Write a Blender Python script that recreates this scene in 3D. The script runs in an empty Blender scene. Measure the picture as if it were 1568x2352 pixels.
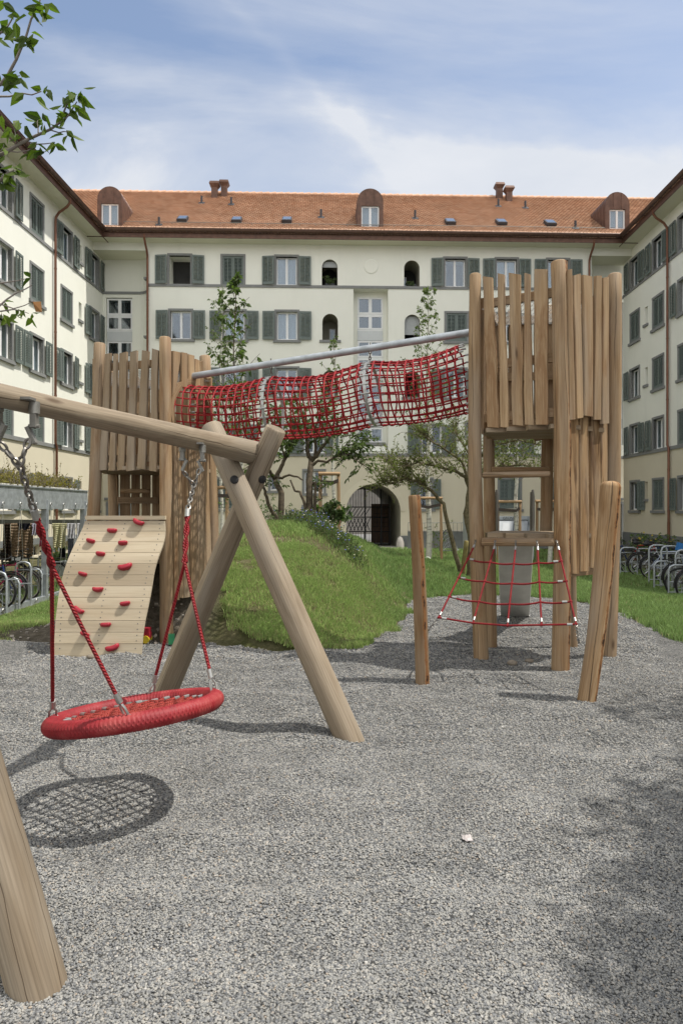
import bpy, bmesh, math, random
import numpy as np
from mathutils import Vector, Matrix, noise as mnoise
random.seed(7); np.random.seed(7)
R = math.radians
scene = bpy.context.scene
COL = scene.collection
F, CX, HZ, CAMZ = 1568.0, 784.0, 1169.0, 1.6

# ------------------------------------------------------------------ pixel helpers (photo measurements -> metres)
def P(px, py, d):
    return Vector(((px-CX)/F*d, d, CAMZ-(py-HZ)/F*d))
def on_face(A, B, px, py):
    """point where the sight line meets the vertical plane through plan points A and B"""
    u = (px-CX)/F
    ax, ay = A[0], A[1]; dx, dy = B[0]-ax, B[1]-ay
    d = (ax*dy-ay*dx)/(u*dy-dx)
    return P(px, py, d)
def sstep(a, b, x):
    t = min(1, max(0, (x-a)/(b-a))); return t*t*(3-2*t)

# ------------------------------------------------------------------ objects
def tag(o, label=None, cat=None, group=None, kind=None):
    if label: o['label'] = label
    if cat: o['category'] = cat
    if group: o['group'] = group
    if kind: o['kind'] = kind
    return o
def thing(name, label, cat, loc=(0,0,0), rz=0, group=None):
    o = bpy.data.objects.new(name, None); COL.objects.link(o)
    o.location = loc; o.rotation_euler = (0,0,rz); o.empty_display_size = .1
    return tag(o, label, cat, group)
def inst(name, me, parent=None, loc=(0,0,0), rot=(0,0,0), mat=None):
    o = bpy.data.objects.new(name, me); COL.objects.link(o)
    if parent: o.parent = parent
    o.location = loc; o.rotation_euler = rot
    if mat:
        o.material_slots[0].link = 'OBJECT'; o.material_slots[0].material = mat
    return o
def abs_loc(p):
    m = Matrix.Identity(4)
    while p:
        m = Matrix.LocRotScale(p.location, p.rotation_euler, p.scale) @ m; p = p.parent
    return m

class MB:
    def __init__(s): s.V=[]; s.F=[]; s.U=[]; s.M=[]
    def add(s, vs, fs, us=None, m=0):
        o = len(s.V); s.V += [tuple(v) for v in vs]
        for i, f in enumerate(fs):
            s.F.append([o+k for k in f]); s.M.append(m)
            s.U.append(us[i] if us else [(0,0)]*len(f))
    def quad(s, a, b, c, d, m=0, uv=None):
        a,b,c,d = map(Vector,(a,b,c,d))
        if uv is None:
            w=(b-a).length; h=(d-a).length; uv=[(0,0),(w,0),(w,h),(0,h)]
        s.add([a,b,c,d],[(0,1,2,3)],[uv],m)
    def box(s, c, size, m=0, rot=None, off=None):
        c=Vector(c); hx,hy,hz=[k/2 for k in size]
        vs=[Vector((x*hx,y*hy,z*hz)) for x in(-1,1) for y in(-1,1) for z in(-1,1)]
        if rot is not None: vs=[rot@v for v in vs]
        vs=[c+v for v in vs]
        fs=[(0,1,3,2),(4,6,7,5),(0,4,5,1),(2,3,7,6),(0,2,6,4),(1,5,7,3)]
        if off is None: off=random.random()*7
        L=max(range(3),key=lambda i:size[i]); us=[]
        loc=[(x*hx,y*hy,z*hz) for x in(-1,1) for y in(-1,1) for z in(-1,1)]
        for i,f in enumerate(fs):
            ax=[0,0,1,1,2,2][i]; oth=[k for k in range(3) if k!=ax]
            if L in oth: va=L; ua=[k for k in oth if k!=L][0]
            else: ua,va=oth
            us.append([(loc[k][ua]+off+i*.37,loc[k][va]+off) for k in f])
        s.add(vs,fs,us,m)
    def box2(s, a, b, m=0):
        a=Vector(a); b=Vector(b); s.box((a+b)/2, [abs(b[i]-a[i]) for i in range(3)], m)
    def tube(s, pts, rad, n=8, m=0, caps=True, wob=0, closed=False, uoff=None):
        pts=[Vector(p) for p in pts]; k=len(pts)
        if not hasattr(rad,'__len__'): rad=[rad]*k
        if uoff is None: uoff=random.random()*9
        T=[]
        for i in range(k):
            if closed: t=pts[(i+1)%k]-pts[i-1]
            else: t=pts[min(i+1,k-1)]-pts[max(i-1,0)]
            T.append(t.normalized() if t.length>1e-9 else Vector((0,0,1)))
        ref=Vector((0,0,1)) if abs(T[0].z)<.9 else Vector((1,0,0))
        nx=T[0].cross(ref).normalized(); vs=[]; L=0; Ls=[]
        ph=random.random()*9
        for i in range(k):
            if i: L+=(pts[i]-pts[i-1]).length
            Ls.append(L)
            nx=(nx-T[i]*nx.dot(T[i])).normalized(); ny=T[i].cross(nx)
            for j in range(n):
                a=2*math.pi*j/n
                r=rad[i]
                if wob: r*=1+wob*(mnoise.noise((math.cos(a)*1.3+ph,math.sin(a)*1.3,L*1.6+ph)))*1.6
                vs.append(pts[i]+(nx*math.cos(a)+ny*math.sin(a))*r)
        fs=[];us=[]
        rm=sum(rad)/k
        rng=range(k if closed else k-1)
        for i in rng:
            i2=(i+1)%k; l1=Ls[i]; l2=Ls[i+1] if i+1<k else L+(pts[0]-pts[-1]).length
            for j in range(n):
                j2=(j+1)%n
                fs.append((i*n+j,i*n+j2,i2*n+j2,i2*n+j))
                u0=uoff+2*math.pi*rm*j/n; u1=uoff+2*math.pi*rm*(j+1)/n
                us.append([(u0,l1+uoff),(u1,l1+uoff),(u1,l2+uoff),(u0,l2+uoff)])
        if caps and not closed:
            for e,rev in((0,True),(k-1,False)):
                f=[e*n+j for j in range(n)]
                if rev: f=f[::-1]
                fs.append(tuple(f)); us.append([(uoff+.06*math.cos(2*math.pi*j/n)*2,uoff+.06*math.sin(2*math.pi*j/n)) for j in range(n)])
        s.add(vs,fs,us,m)
    def board(s, bl, br, tl, tr, th, nrm, m=0, seg=5, wav=.006):
        """an irregular thick board between four corner points"""
        bl,br,tl,tr=map(Vector,(bl,br,tl,tr)); nrm=Vector(nrm).normalized()
        off=random.random()*11; vs=[]; ph=random.random()*20
        H=((tl+tr)/2-(bl+br)/2).length; W=((br-bl).length+(tr-tl).length)/2
        wd=(br-bl).normalized()
        for i in range(seg+1):
            t=i/seg; l=bl.lerp(tl,t); r=br.lerp(tr,t)
            if wav:
                l=l+wd*wav*2*mnoise.noise((ph,t*H*2.2,0)); r=r+wd*wav*2*mnoise.noise((ph+7,t*H*2.2,3))
                d=nrm*wav*mnoise.noise((ph+3,t*H*1.4,5)); l=l+d; r=r+d
            b=W*.06; h=th/2
            vs+=[l-nrm*h+wd*0, l+nrm*(h-b)+wd*0, l+nrm*h+wd*b, r+nrm*h-wd*b, r+nrm*(h-b), r-nrm*h]
        fs=[];us=[]
        uu=[0,th,th+.01,th+W,th+W+.01,2*th+W,2*th+2*W]
        for i in range(seg):
            for j in range(6):
                j2=(j+1)%6; fs.append((i*6+j2,i*6+j,(i+1)*6+j,(i+1)*6+j2))
                v0=off+i/seg*H; v1=off+(i+1)/seg*H
                us.append([(off+uu[j+1],v0),(off+uu[j],v0),(off+uu[j],v1),(off+uu[j+1],v1)])
        fs.append((0,1,2,3,4,5)); us.append([(off,off+.01*k) for k in range(6)])
        fs.append(tuple(seg*6+k for k in (5,4,3,2,1,0))); us.append([(off,off+.01*k) for k in range(6)])
        s.add(vs,fs,us,m)
    def mesh(s, name, mats, smooth=None):
        me=bpy.data.meshes.new(name); me.from_pydata(s.V,[],s.F)
        uv=me.uv_layers.new(name='UVMap')
        flat=[c for f in s.U for p in f for c in p]
        uv.data.foreach_set('uv',flat)
        me.polygons.foreach_set('material_index',s.M)
        for mt in (mats if isinstance(mats,(list,tuple)) else [mats]): me.materials.append(mt)
        if smooth:
            me.polygons.foreach_set('use_smooth',[True]*len(s.F)); me.set_sharp_from_angle(angle=R(smooth))
        me.update(); return me
    def build(s, name, mats, parent=None, smooth=None, local=False):
        if parent is not None and not local:
            inv=abs_loc(parent).inverted(); s.V=[tuple(inv@Vector(v)) for v in s.V]
        return inst(name, s.mesh(name,mats,smooth), parent)

# ------------------------------------------------------------------ materials
def nt_mat(name):
    m=bpy.data.materials.new(name); m.use_nodes=True; nt=m.node_tree
    return m, nt, nt.nodes['Principled BSDF']
def nd(nt, typ, **kw):
    n=nt.nodes.new(typ)
    for k,v in kw.items():
        if k.startswith('_'): n.inputs[k[1:].replace('_',' ')].default_value=v
        else: setattr(n,k,v)
    return n
def ramp(nt, src, stops):
    n=nt.nodes.new('ShaderNodeValToRGB'); el=n.color_ramp.elements
    while len(el)<len(stops): el.new(.5)
    for e,(p,c) in zip(el,stops):
        e.position=p; e.color=(c if hasattr(c,'__len__') else (c,c,c))[:3]+(1,) if hasattr(c,'__len__') else (c,c,c,1)
    nt.links.new(src,n.inputs[0]); return n.outputs[0]
def mixc(nt, fac, a, b, mode='MIX'):
    n=nt.nodes.new('ShaderNodeMix'); n.data_type='RGBA'; n.blend_type=mode
    for i,v in ((0,fac),(6,a),(7,b)):
        if hasattr(v,'links') or hasattr(v,'is_linked'): nt.links.new(v,n.inputs[i])
        elif hasattr(v,'__len__'): n.inputs[i].default_value=tuple(v)[:3]+(1,)
        else: n.inputs[i].default_value=v
    return n.outputs[2]
def mth(nt, op, a, b=None, c=None):
    n=nt.nodes.new('ShaderNodeMath'); n.operation=op
    for i,v in enumerate((a,b,c)):
        if v is None: continue
        if hasattr(v,'is_linked'): nt.links.new(v,n.inputs[i])
        else: n.inputs[i].default_value=v
    return n.outputs[0]
def noise(nt, vec, scale=5, detail=3, rough=.55, dist=0):
    n=nd(nt,'ShaderNodeTexNoise',_Scale=scale,_Detail=detail,_Roughness=rough,_Distortion=dist)
    if vec is not None: nt.links.new(vec,n.inputs['Vector'])
    return n.outputs['Fac']
def mapping(nt, vec, scale=(1,1,1), loc=(0,0,0)):
    n=nd(nt,'ShaderNodeMapping',_Scale=scale,_Location=loc); nt.links.new(vec,n.inputs['Vector']); return n.outputs[0]
def bump(nt, b, h, strength=.3, dist=.01):
    n=nd(nt,'ShaderNodeBump',_Strength=strength,_Distance=dist); nt.links.new(h,n.inputs['Height']); nt.links.new(n.outputs[0],b.inputs['Normal'])
def coord(nt, which='Object'): return nd(nt,'ShaderNodeTexCoord').outputs[which]
def plain(name, col, rough=.6, metal=0, var=.15, scale=6, bmp=0, spec=.4):
    m,nt,b=nt_mat(name); c=coord(nt)
    f=noise(nt,c,scale,4)
    lo=tuple(x*(1-var) for x in col); hi=tuple(min(1,x*(1+var)) for x in col)
    nt.links.new(ramp(nt,f,[(.3,lo),(.7,hi)]),b.inputs['Base Color'])
    b.inputs['Roughness'].default_value=rough; b.inputs['Metallic'].default_value=metal; b.inputs['Specular IOR Level'].default_value=spec
    if bmp: bump(nt,b,noise(nt,c,scale*8,3),bmp,.01)
    return m
def wood(name, lo, mid, hi, stain, crack=1.0, grain=1.0, rough=.75, stain_amt=.5, grey=None, streak=None):
    m,nt,b=nt_mat(name); uv=coord(nt,'UV'); raw=uv
    oi=nd(nt,'ShaderNodeObjectInfo')
    comb=nd(nt,'ShaderNodeCombineXYZ'); nt.links.new(mth(nt,'MULTIPLY',oi.outputs['Random'],37),comb.inputs[0]); nt.links.new(mth(nt,'MULTIPLY',oi.outputs['Random'],53),comb.inputs[1])
    add=nd(nt,'ShaderNodeVectorMath',operation='ADD'); nt.links.new(uv,add.inputs[0]); nt.links.new(comb.outputs[0],add.inputs[1]); uv=add.outputs[0]
    fine=noise(nt,mapping(nt,uv,(90,2.2,1)),1,5,.6,.3)
    mid_n=noise(nt,mapping(nt,uv,(13,.9,1)),1,4,.6,1.2)
    f=mth(nt,'ADD',mth(nt,'MULTIPLY',fine,.45),mth(nt,'MULTIPLY',mid_n,.55))
    col=ramp(nt,f,[(.30,lo),(.5,mid),(.68,hi)])
    # growth-ring grain
    wv=nd(nt,'ShaderNodeTexWave',wave_type='BANDS',bands_direction='X',_Scale=9,_Distortion=7,_Detail=3); wv.inputs['Detail Scale'].default_value=.6
    nt.links.new(mapping(nt,uv,(2.2,.22,1)),wv.inputs['Vector'])
    g=ramp(nt,wv.outputs['Fac'],[(0,.72),(.35,1),(1,1)])
    col=mixc(nt,.55*grain,col,g,'MULTIPLY')
    pb=ramp(nt,noise(nt,mapping(nt,uv,(1.7,.04,1),(31,17,0)),1,2,.5),[(.34,(.66,.63,.60)),(.5,(1,1,1)),(.66,(1.22,1.2,1.16))])
    col=mixc(nt,1,col,pb,'MULTIPLY')
    # broad stains
    st=ramp(nt,noise(nt,mapping(nt,uv,(5,.8,1),(3,9,0)),1,4,.65,.8),[(.52,0),(.66,1)])
    col=mixc(nt,mth(nt,'MULTIPLY',st,stain_amt),col,stain)
    if grey:
        gr=ramp(nt,noise(nt,mapping(nt,uv,(3,.6,1),(13,2,0)),1,3,.6),[(.45,0),(.65,1)])
        col=mixc(nt,mth(nt,'MULTIPLY',gr,.6),col,grey)
    if streak:
        sr=nd(nt,'ShaderNodeSeparateXYZ'); nt.links.new(raw,sr.inputs[0])
        wb=noise(nt,mapping(nt,raw,(0,2.3,0),(7,3,0)),1,4,.6); wd=noise(nt,mapping(nt,raw,(4,5,0),(1,8,0)),1,4,.7)
        dx=mth(nt,'ABSOLUTE',mth(nt,'SUBTRACT',mth(nt,'ADD',sr.outputs[0],mth(nt,'MULTIPLY',mth(nt,'SUBTRACT',wb,.5),.07)),streak))
        o_=mth(nt,'MULTIPLY',mth(nt,'SUBTRACT',wd,.27),.075)
        col=mixc(nt,mth(nt,'MULTIPLY',mth(nt,'LESS_THAN',dx,o_),.75),col,(.19,.075,.022))
        d_=mth(nt,'MULTIPLY',mth(nt,'SUBTRACT',wd,.49),.12)
        col=mixc(nt,mth(nt,'MULTIPLY',mth(nt,'LESS_THAN',dx,d_),.9),col,(.022,.012,.007))
    hgt=fine
    if crack:
        sp=nd(nt,'ShaderNodeSeparateXYZ'); nt.links.new(uv,sp.inputs[0])
        wob=noise(nt,mapping(nt,uv,(1.5,1.1,1)),1,4,.5)
        x=mth(nt,'ADD',mth(nt,'MULTIPLY',sp.outputs[0],9.0),mth(nt,'MULTIPLY',wob,.9))
        fr=mth(nt,'ABSOLUTE',mth(nt,'SUBTRACT',mth(nt,'FRACT',x),.5))
        msk=noise(nt,mapping(nt,uv,(2,.7,1),(5,5,0)),1,2,.5)
        wdt=mth(nt,'MULTIPLY',mth(nt,'SUBTRACT',msk,.43),.15*crack)
        cr=mth(nt,'LESS_THAN',fr,wdt)
        col=mixc(nt,mth(nt,'MULTIPLY',cr,.72),col,(.045,.028,.016))
        hgt=mth(nt,'SUBTRACT',hgt,mth(nt,'MULTIPLY',cr,1.5))
        vo=nd(nt,'ShaderNodeTexVoronoi',_Scale=1.0); nt.links.new(mapping(nt,uv,(4.0,1.1,1)),vo.inputs['Vector'])
        kn=ramp(nt,vo.outputs['Distance'],[(.03,1),(.09,0)])
        col=mixc(nt,mth(nt,'MULTIPLY',kn,.75),col,(.07,.04,.022))
    nt.links.new(col,b.inputs['Base Color'])
    b.inputs['Roughness'].default_value=rough; b.inputs['Specular IOR Level'].default_value=.25
    bump(nt,b,hgt,.35,.004); return m
def rope_mat(name, col, tw=60, bs=.9):
    m,nt,b=nt_mat(name); uv=coord(nt,'UV'); sp=nd(nt,'ShaderNodeSeparateXYZ'); nt.links.new(uv,sp.inputs[0])
    ph=mth(nt,'ADD',mth(nt,'MULTIPLY',sp.outputs[1],tw),mth(nt,'MULTIPLY',sp.outputs[0],tw*1.0))
    s_=mth(nt,'ABSOLUTE',mth(nt,'SINE',mth(nt,'MULTIPLY',ph,math.pi)))
    base=ramp(nt,noise(nt,coord(nt),14,3),[(.3,tuple(c*.8 for c in col)),(.7,tuple(min(1,c*1.2) for c in col))])
    nt.links.new(base,b.inputs['Base Color'])
    b.inputs['Roughness'].default_value=.6; b.inputs['Specular IOR Level'].default_value=.35
    bump(nt,b,s_,bs,.006); return m
def plaster(name, c1, c2):
    m,nt,b=nt_mat(name); c=coord(nt)
    f=noise(nt,c,.5,5,.6); col=ramp(nt,f,[(.3,c1),(.7,c2)])
    st=noise(nt,mapping(nt,c,(1.5,1.5,.25)),1,4,.6)
    col=mixc(nt,ramp(nt,st,[(.55,0),(.8,.22)]),col,tuple(x*.8 for x in c1))
    nt.links.new(col,b.inputs['Base Color']); b.inputs['Roughness'].default_value=.95; b.inputs['Specular IOR Level'].default_value=.1
    bump(nt,b,noise(nt,c,60,4),.25,.01); return m
def leafmat(name, dark, light, trans=.45):
    m,nt,b=nt_mat(name)
    at=nd(nt,'ShaderNodeAttribute',attribute_name='col')
    col=ramp(nt,at.outputs['Fac'],[(0,dark),(1,light)])
    b.inputs['Roughness'].default_value=.55; b.inputs['Specular IOR Level'].default_value=.3
    nt.links.new(col,b.inputs['Base Color'])
    tr=nd(nt,'ShaderNodeBsdfTranslucent'); tc=mixc(nt,1.0,col,(1.0,1.25,.45),'MULTIPLY'); nt.links.new(tc,tr.inputs['Color'])
    mx=nd(nt,'ShaderNodeMixShader'); mx.inputs[0].default_value=trans
    nt.links.new(b.outputs[0],mx.inputs[1]); nt.links.new(tr.outputs[0],mx.inputs[2])
    nt.links.new(mx.outputs[0],nt.nodes['Material Output'].inputs['Surface']); return m
def glass(name, refl=.3, tint=(.75,.82,.9)):
    m,nt,b=nt_mat(name); nt.nodes.remove(b)
    tr=nd(nt,'ShaderNodeBsdfTransparent'); tr.inputs['Color'].default_value=(.72,.76,.78,1)
    gl=nd(nt,'ShaderNodeBsdfGlossy'); gl.inputs['Color'].default_value=tint+(1,); gl.inputs['Roughness'].default_value=.04
    mx=nd(nt,'ShaderNodeMixShader'); mx.inputs[0].default_value=refl; nt.links.new(tr.outputs[0],mx.inputs[1]); nt.links.new(gl.outputs[0],mx.inputs[2])
    nt.links.new(mx.outputs[0],nt.nodes['Material Output'].inputs['Surface']); return m

M={}
M['log']=wood('pale_log',(.165,.128,.088),(.265,.213,.152),(.355,.295,.22),(.145,.105,.067),grey=(.25,.222,.182),stain_amt=.45)
M['post']=wood('tower_log',(.185,.115,.058),(.305,.207,.118),(.405,.295,.185),(.17,.078,.028),stain_amt=.55,grey=(.29,.235,.175))
M['plank']=wood('tower_plank',(.195,.12,.06),(.325,.222,.127),(.43,.315,.198),(.18,.082,.03),crack=.5,stain_amt=.55,grey=(.30,.243,.182))
M['plank2']=wood('weathered_plank',(.165,.118,.072),(.25,.185,.118),(.33,.255,.175),(.155,.095,.048),crack=.35,stain_amt=.35,grey=(.33,.28,.22))
M['split']=wood('split_log',(.15,.072,.026),(.31,.20,.105),(.42,.31,.195),(.07,.03,.01),stain_amt=.85,grey=(.29,.23,.17))
SPL=((.15,.072,.026),(.31,.20,.105),(.42,.31,.195),(.12,.055,.02))
M['streak_a']=wood('streaked_log',*SPL,stain_amt=.5,grey=(.29,.23,.17),streak=.225)
M['streak_b']=wood('streaked_leaning_log',*SPL,stain_amt=.4,grey=(.29,.24,.185),streak=.285)
M['streak_c']=wood('streaked_tower_log',*SPL,stain_amt=.6,grey=(.27,.21,.15),streak=.335)
M['stake']=wood('stake_wood',(.24,.15,.08),(.34,.23,.13),(.42,.31,.19),(.27,.15,.06),crack=.2)
M['ply']=wood('climbing_plywood',(.36,.305,.215),(.43,.365,.265),(.475,.41,.31),(.36,.27,.165),crack=0,grain=.35,stain_amt=.25)
M['red']=plain('red_resin',(.31,.015,.030),.45,var=.12,scale=20,bmp=.1)
M['rope']=rope_mat('red_rope',(.22,.007,.011),55)
M['rope_thin']=rope_mat('red_net_rope',(.29,.008,.012),42)
M['rope_worn']=rope_mat('worn_red_rope',(.33,.04,.03),60)
M['steel']=plain('bright_steel',(.40,.40,.385),.42,.8,.1,30)
M['galv']=plain('galvanised_steel',(.40,.43,.45),.5,.55,.22,9)
M['galv_dark']=plain('dull_galvanised',(.17,.18,.165),.6,.4,.3,7)
M['chain']=plain('chain_steel',(.20,.19,.175),.4,.8,.2,30)
M['hinge']=plain('cast_hinge',(.25,.245,.225),.5,.5,.12,30)
M['rubber']=plain('black_rubber',(.012,.012,.013),.6)
M['plast']=plaster('upper_plaster',(.765,.77,.69),(.81,.815,.735))
M['plast2']=plaster('ground_floor_plaster',(.61,.565,.44),(.66,.61,.48))
M['soff']=plaster('soffit_paint',(.68,.675,.545),(.72,.715,.58))
M['stone']=plain('grey_stone_trim',(.215,.22,.215),.8,var=.08,scale=3,bmp=.1)
M['plinth']=plain('grey_plinth',(.17,.18,.18),.85,var=.1,scale=2,bmp=.1)
M['shut']=plain('grey_green_shutter',(.135,.165,.152),.55,var=.06,scale=4)
M['white']=plain('white_window_paint',(.74,.75,.75),.45,var=.03,scale=4)
M['spand']=plain('pale_spandrel',(.55,.575,.58),.5,var=.03,scale=4)
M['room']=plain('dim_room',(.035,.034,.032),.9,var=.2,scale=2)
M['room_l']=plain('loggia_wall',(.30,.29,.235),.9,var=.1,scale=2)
M['curt']=plain('white_curtain',(.66,.69,.73),.9,var=.06,scale=14)
M['blind']=plain('roller_blind',(.40,.42,.42),.7,var=.05,scale=14)
M['glass']=glass('window_glass',.13); M['glass_s']=glass('skylight_glass',.7)
M['glass_d']=glass('dark_glass',.06)
M['copper']=plain('brown_copper',(.115,.062,.043),.5,.35,.25,5)
M['gutter']=plain('gutter_copper',(.10,.058,.042),.45,.4,.2,5)
M['pipe']=plain('downpipe_copper',(.17,.075,.045),.45,.35,.15,3)
M['leadd']=plain('dark_flashing',(.05,.05,.055),.6,.3)
M['doorg']=plain('grey_door',(.42,.46,.48),.5,var=.04)
M['gate']=plain('black_iron',(.015,.015,.016),.5,.3)
M['woodd']=plain('brown_door',(.11,.055,.025),.5,var=.25,scale=8)
M['grey_bin']=plain('grey_container',(.36,.385,.40),.5,var=.05,scale=4)
M['lid']=plain('white_lid',(.34,.355,.365),.4,var=.03)
M['ink']=plain('dark_lettering',(.07,.075,.08),.6)
M['bark']=plain('dark_bark',(.085,.067,.045),.95,var=.45,scale=16,bmp=.5)
M['bark_g']=plain('mossy_bark',(.12,.10,.055),.95,var=.4,scale=16,bmp=.4)
M['twig']=plain('grey_twig',(.21,.185,.165),.9,var=.3,scale=12)
M['asphalt']=plain('courtyard_asphalt',(.17,.165,.155),.95,var=.12,scale=4,bmp=.3)
M['kerb']=plain('stone_paving',(.36,.34,.31),.9,var=.15,scale=3,bmp=.2)
M['chrome']=plain('bike_metal',(.45,.45,.45),.3,.9,.1,20)
M['saddle']=plain('black_saddle',(.018,.018,.02),.5)
def birch():
    m,nt,b=nt_mat('birch_bark'); c=coord(nt)
    f=noise(nt,mapping(nt,c,(6,6,30)),1,4,.6); big=noise(nt,mapping(nt,c,(1,1,2.2)),1,3,.6)
    k=mth(nt,'MULTIPLY',ramp(nt,f,[(.52,0),(.62,1)]),ramp(nt,big,[(.42,.15),(.62,1)]))
    nt.links.new(mixc(nt,k,(.52,.51,.44),(.05,.045,.035)),b.inputs['Base Color']); b.inputs['Roughness'].default_value=.8
    return m
M['birch']=birch()
M['leaf_cherry']=leafmat('cherry_leaf',(.038,.066,.012),(.13,.19,.028),.45)
M['leaf_dark']=leafmat('dark_leaf',(.05,.08,.028),(.16,.215,.075))
M['leaf_birch']=leafmat('birch_leaf',(.07,.105,.03),(.21,.27,.10))
M['leaf_olive']=leafmat('olive_leaf',(.07,.09,.025),(.24,.27,.085))
M['leaf_herb']=leafmat('herb_leaf',(.055,.09,.035),(.17,.23,.11))
M['leaf_dry']=leafmat('dry_roof_plant',(.12,.09,.025),(.32,.27,.075))
def grassmat():
    m,nt,b=nt_mat('grass_blades')
    at=nd(nt,'ShaderNodeAttribute',attribute_name='tint')
    b.inputs['Roughness'].default_value=.6; b.inputs['Specular IOR Level'].default_value=.2
    nt.links.new(at.outputs['Color'],b.inputs['Base Color'])
    tr=nd(nt,'ShaderNodeBsdfTranslucent'); nt.links.new(at.outputs['Color'],tr.inputs['Color'])
    mx=nd(nt,'ShaderNodeMixShader'); mx.inputs[0].default_value=.4
    nt.links.new(b.outputs[0],mx.inputs[1]); nt.links.new(tr.outputs[0],mx.inputs[2])
    nt.links.new(mx.outputs[0],nt.nodes['Material Output'].inputs['Surface']); return m
M['grass']=grassmat()
def soil():
    m,nt,b=nt_mat('lawn_soil'); c=coord(nt)
    at=nd(nt,'ShaderNodeAttribute',attribute_name='dirt')
    f=noise(nt,c,3,5,.7); g=ramp(nt,f,[(.35,(.055,.062,.024)),(.60,(.12,.11,.062)),(.76,(.27,.24,.18))])
    d=ramp(nt,noise(nt,c,14,5,.7),[(.3,(.07,.06,.045)),(.6,(.15,.13,.105)),(.8,(.26,.24,.21))])
    nt.links.new(mixc(nt,at.outputs['Fac'],g,d),b.inputs['Base Color'])
    b.inputs['Roughness'].default_value=1; b.inputs['Specular IOR Level'].default_value=0
    bump(nt,b,noise(nt,c,25,5,.7),.8,.05); return m
M['soil']=soil()
def gravel():
    m,nt,b=nt_mat('gravel_bed'); c=coord(nt)
    v=nd(nt,'ShaderNodeTexVoronoi',_Scale=95); nt.links.new(c,v.inputs['Vector'])
    h=nd(nt,'ShaderNodeSeparateColor'); nt.links.new(v.outputs['Color'],h.inputs[0])
    col=ramp(nt,h.outputs[0],[(0,(.10,.105,.11)),(.3,(.19,.19,.19)),(.6,(.265,.265,.255)),(.85,(.33,.32,.295)),(1,(.42,.41,.39))])
    edge=ramp(nt,v.outputs['Distance'],[(.2,1),(.75,.25)])
    col=mixc(nt,1,col,edge,'MULTIPLY')
    big=ramp(nt,noise(nt,mapping(nt,c,(2.4,4.0,1)),1,5,.62,.5),[(.34,.86),(.5,1.0),(.66,1.13)])  # light and shade of the gravel ripples, put into the colour
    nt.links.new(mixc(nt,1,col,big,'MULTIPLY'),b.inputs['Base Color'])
    b.inputs['Roughness'].default_value=.9; b.inputs['Specular IOR Level'].default_value=.15
    inv=mth(nt,'SUBTRACT',1,v.outputs['Distance'])
    bump(nt,b,inv,.9,.012); return m
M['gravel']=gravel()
def pebble():
    m,nt,b=nt_mat('pebbles'); oi=nd(nt,'ShaderNodeObjectInfo'); c=coord(nt)
    col=ramp(nt,oi.outputs['Random'],[(0,(.105,.11,.118)),(.15,(.17,.173,.176)),(.45,(.225,.226,.22)),(.70,(.27,.265,.248)),(.94,(.325,.312,.285)),(.975,(.28,.23,.18)),(1,(.40,.39,.37))])
    ge=nd(nt,'ShaderNodeNewGeometry'); ripple_shade=ramp(nt,noise(nt,mapping(nt,ge.outputs['Position'],(2.4,4.0,1)),1,5,.62,.5),[(.34,.86),(.5,1.0),(.66,1.13)])  # ripple shading painted into the pebbles by position, matching the bed
    col=mixc(nt,1,col,ripple_shade,'MULTIPLY')
    nt.links.new(mixc(nt,.35,col,ramp(nt,noise(nt,c,3,3),[(.3,.7),(.7,1.15)]),'MULTIPLY'),b.inputs['Base Color'])
    b.inputs['Roughness'].default_value=.8; b.inputs['Specular IOR Level'].default_value=.2; return m
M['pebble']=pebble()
def tiles():
    m,nt,b=nt_mat('clay_roof_tiles'); uv=coord(nt,'UV')
    br=nd(nt,'ShaderNodeTexBrick',offset=.5,_Scale=1,_Mortar_Size=.015,_Bias=0.0)
    br.inputs['Brick Width'].default_value=.20; br.inputs['Row Height'].default_value=.17
    br.inputs['Color1'].default_value=(.50,.31,.205,1); br.inputs['Color2'].default_value=(.64,.45,.325,1); br.inputs['Mortar'].default_value=(.14,.065,.04,1)
    nt.links.new(uv,br.inputs['Vector'])
    f=ramp(nt,noise(nt,uv,.9,5,.7),[(.3,.82),(.7,1.12)])
    f2=ramp(nt,noise(nt,mapping(nt,uv,(5,6,1)),1,2),[(.3,(.84,.82,.81)),(.5,(1,1,1)),(.7,(1.08,1.07,1.06))])
    nt.links.new(mixc(nt,1,mixc(nt,1,br.outputs['Color'],f,'MULTIPLY'),f2,'MULTIPLY'),b.inputs['Base Color'])
    b.inputs['Roughness'].default_value=.85; b.inputs['Specular IOR Level'].default_value=.15
    bump(nt,b,br.outputs['Fac'],-.4,.02); return m
M['tile']=tiles()
M['ridge']=plain('ridge_tiles',(.58,.36,.24),.85,var=.15,scale=2)

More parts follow.
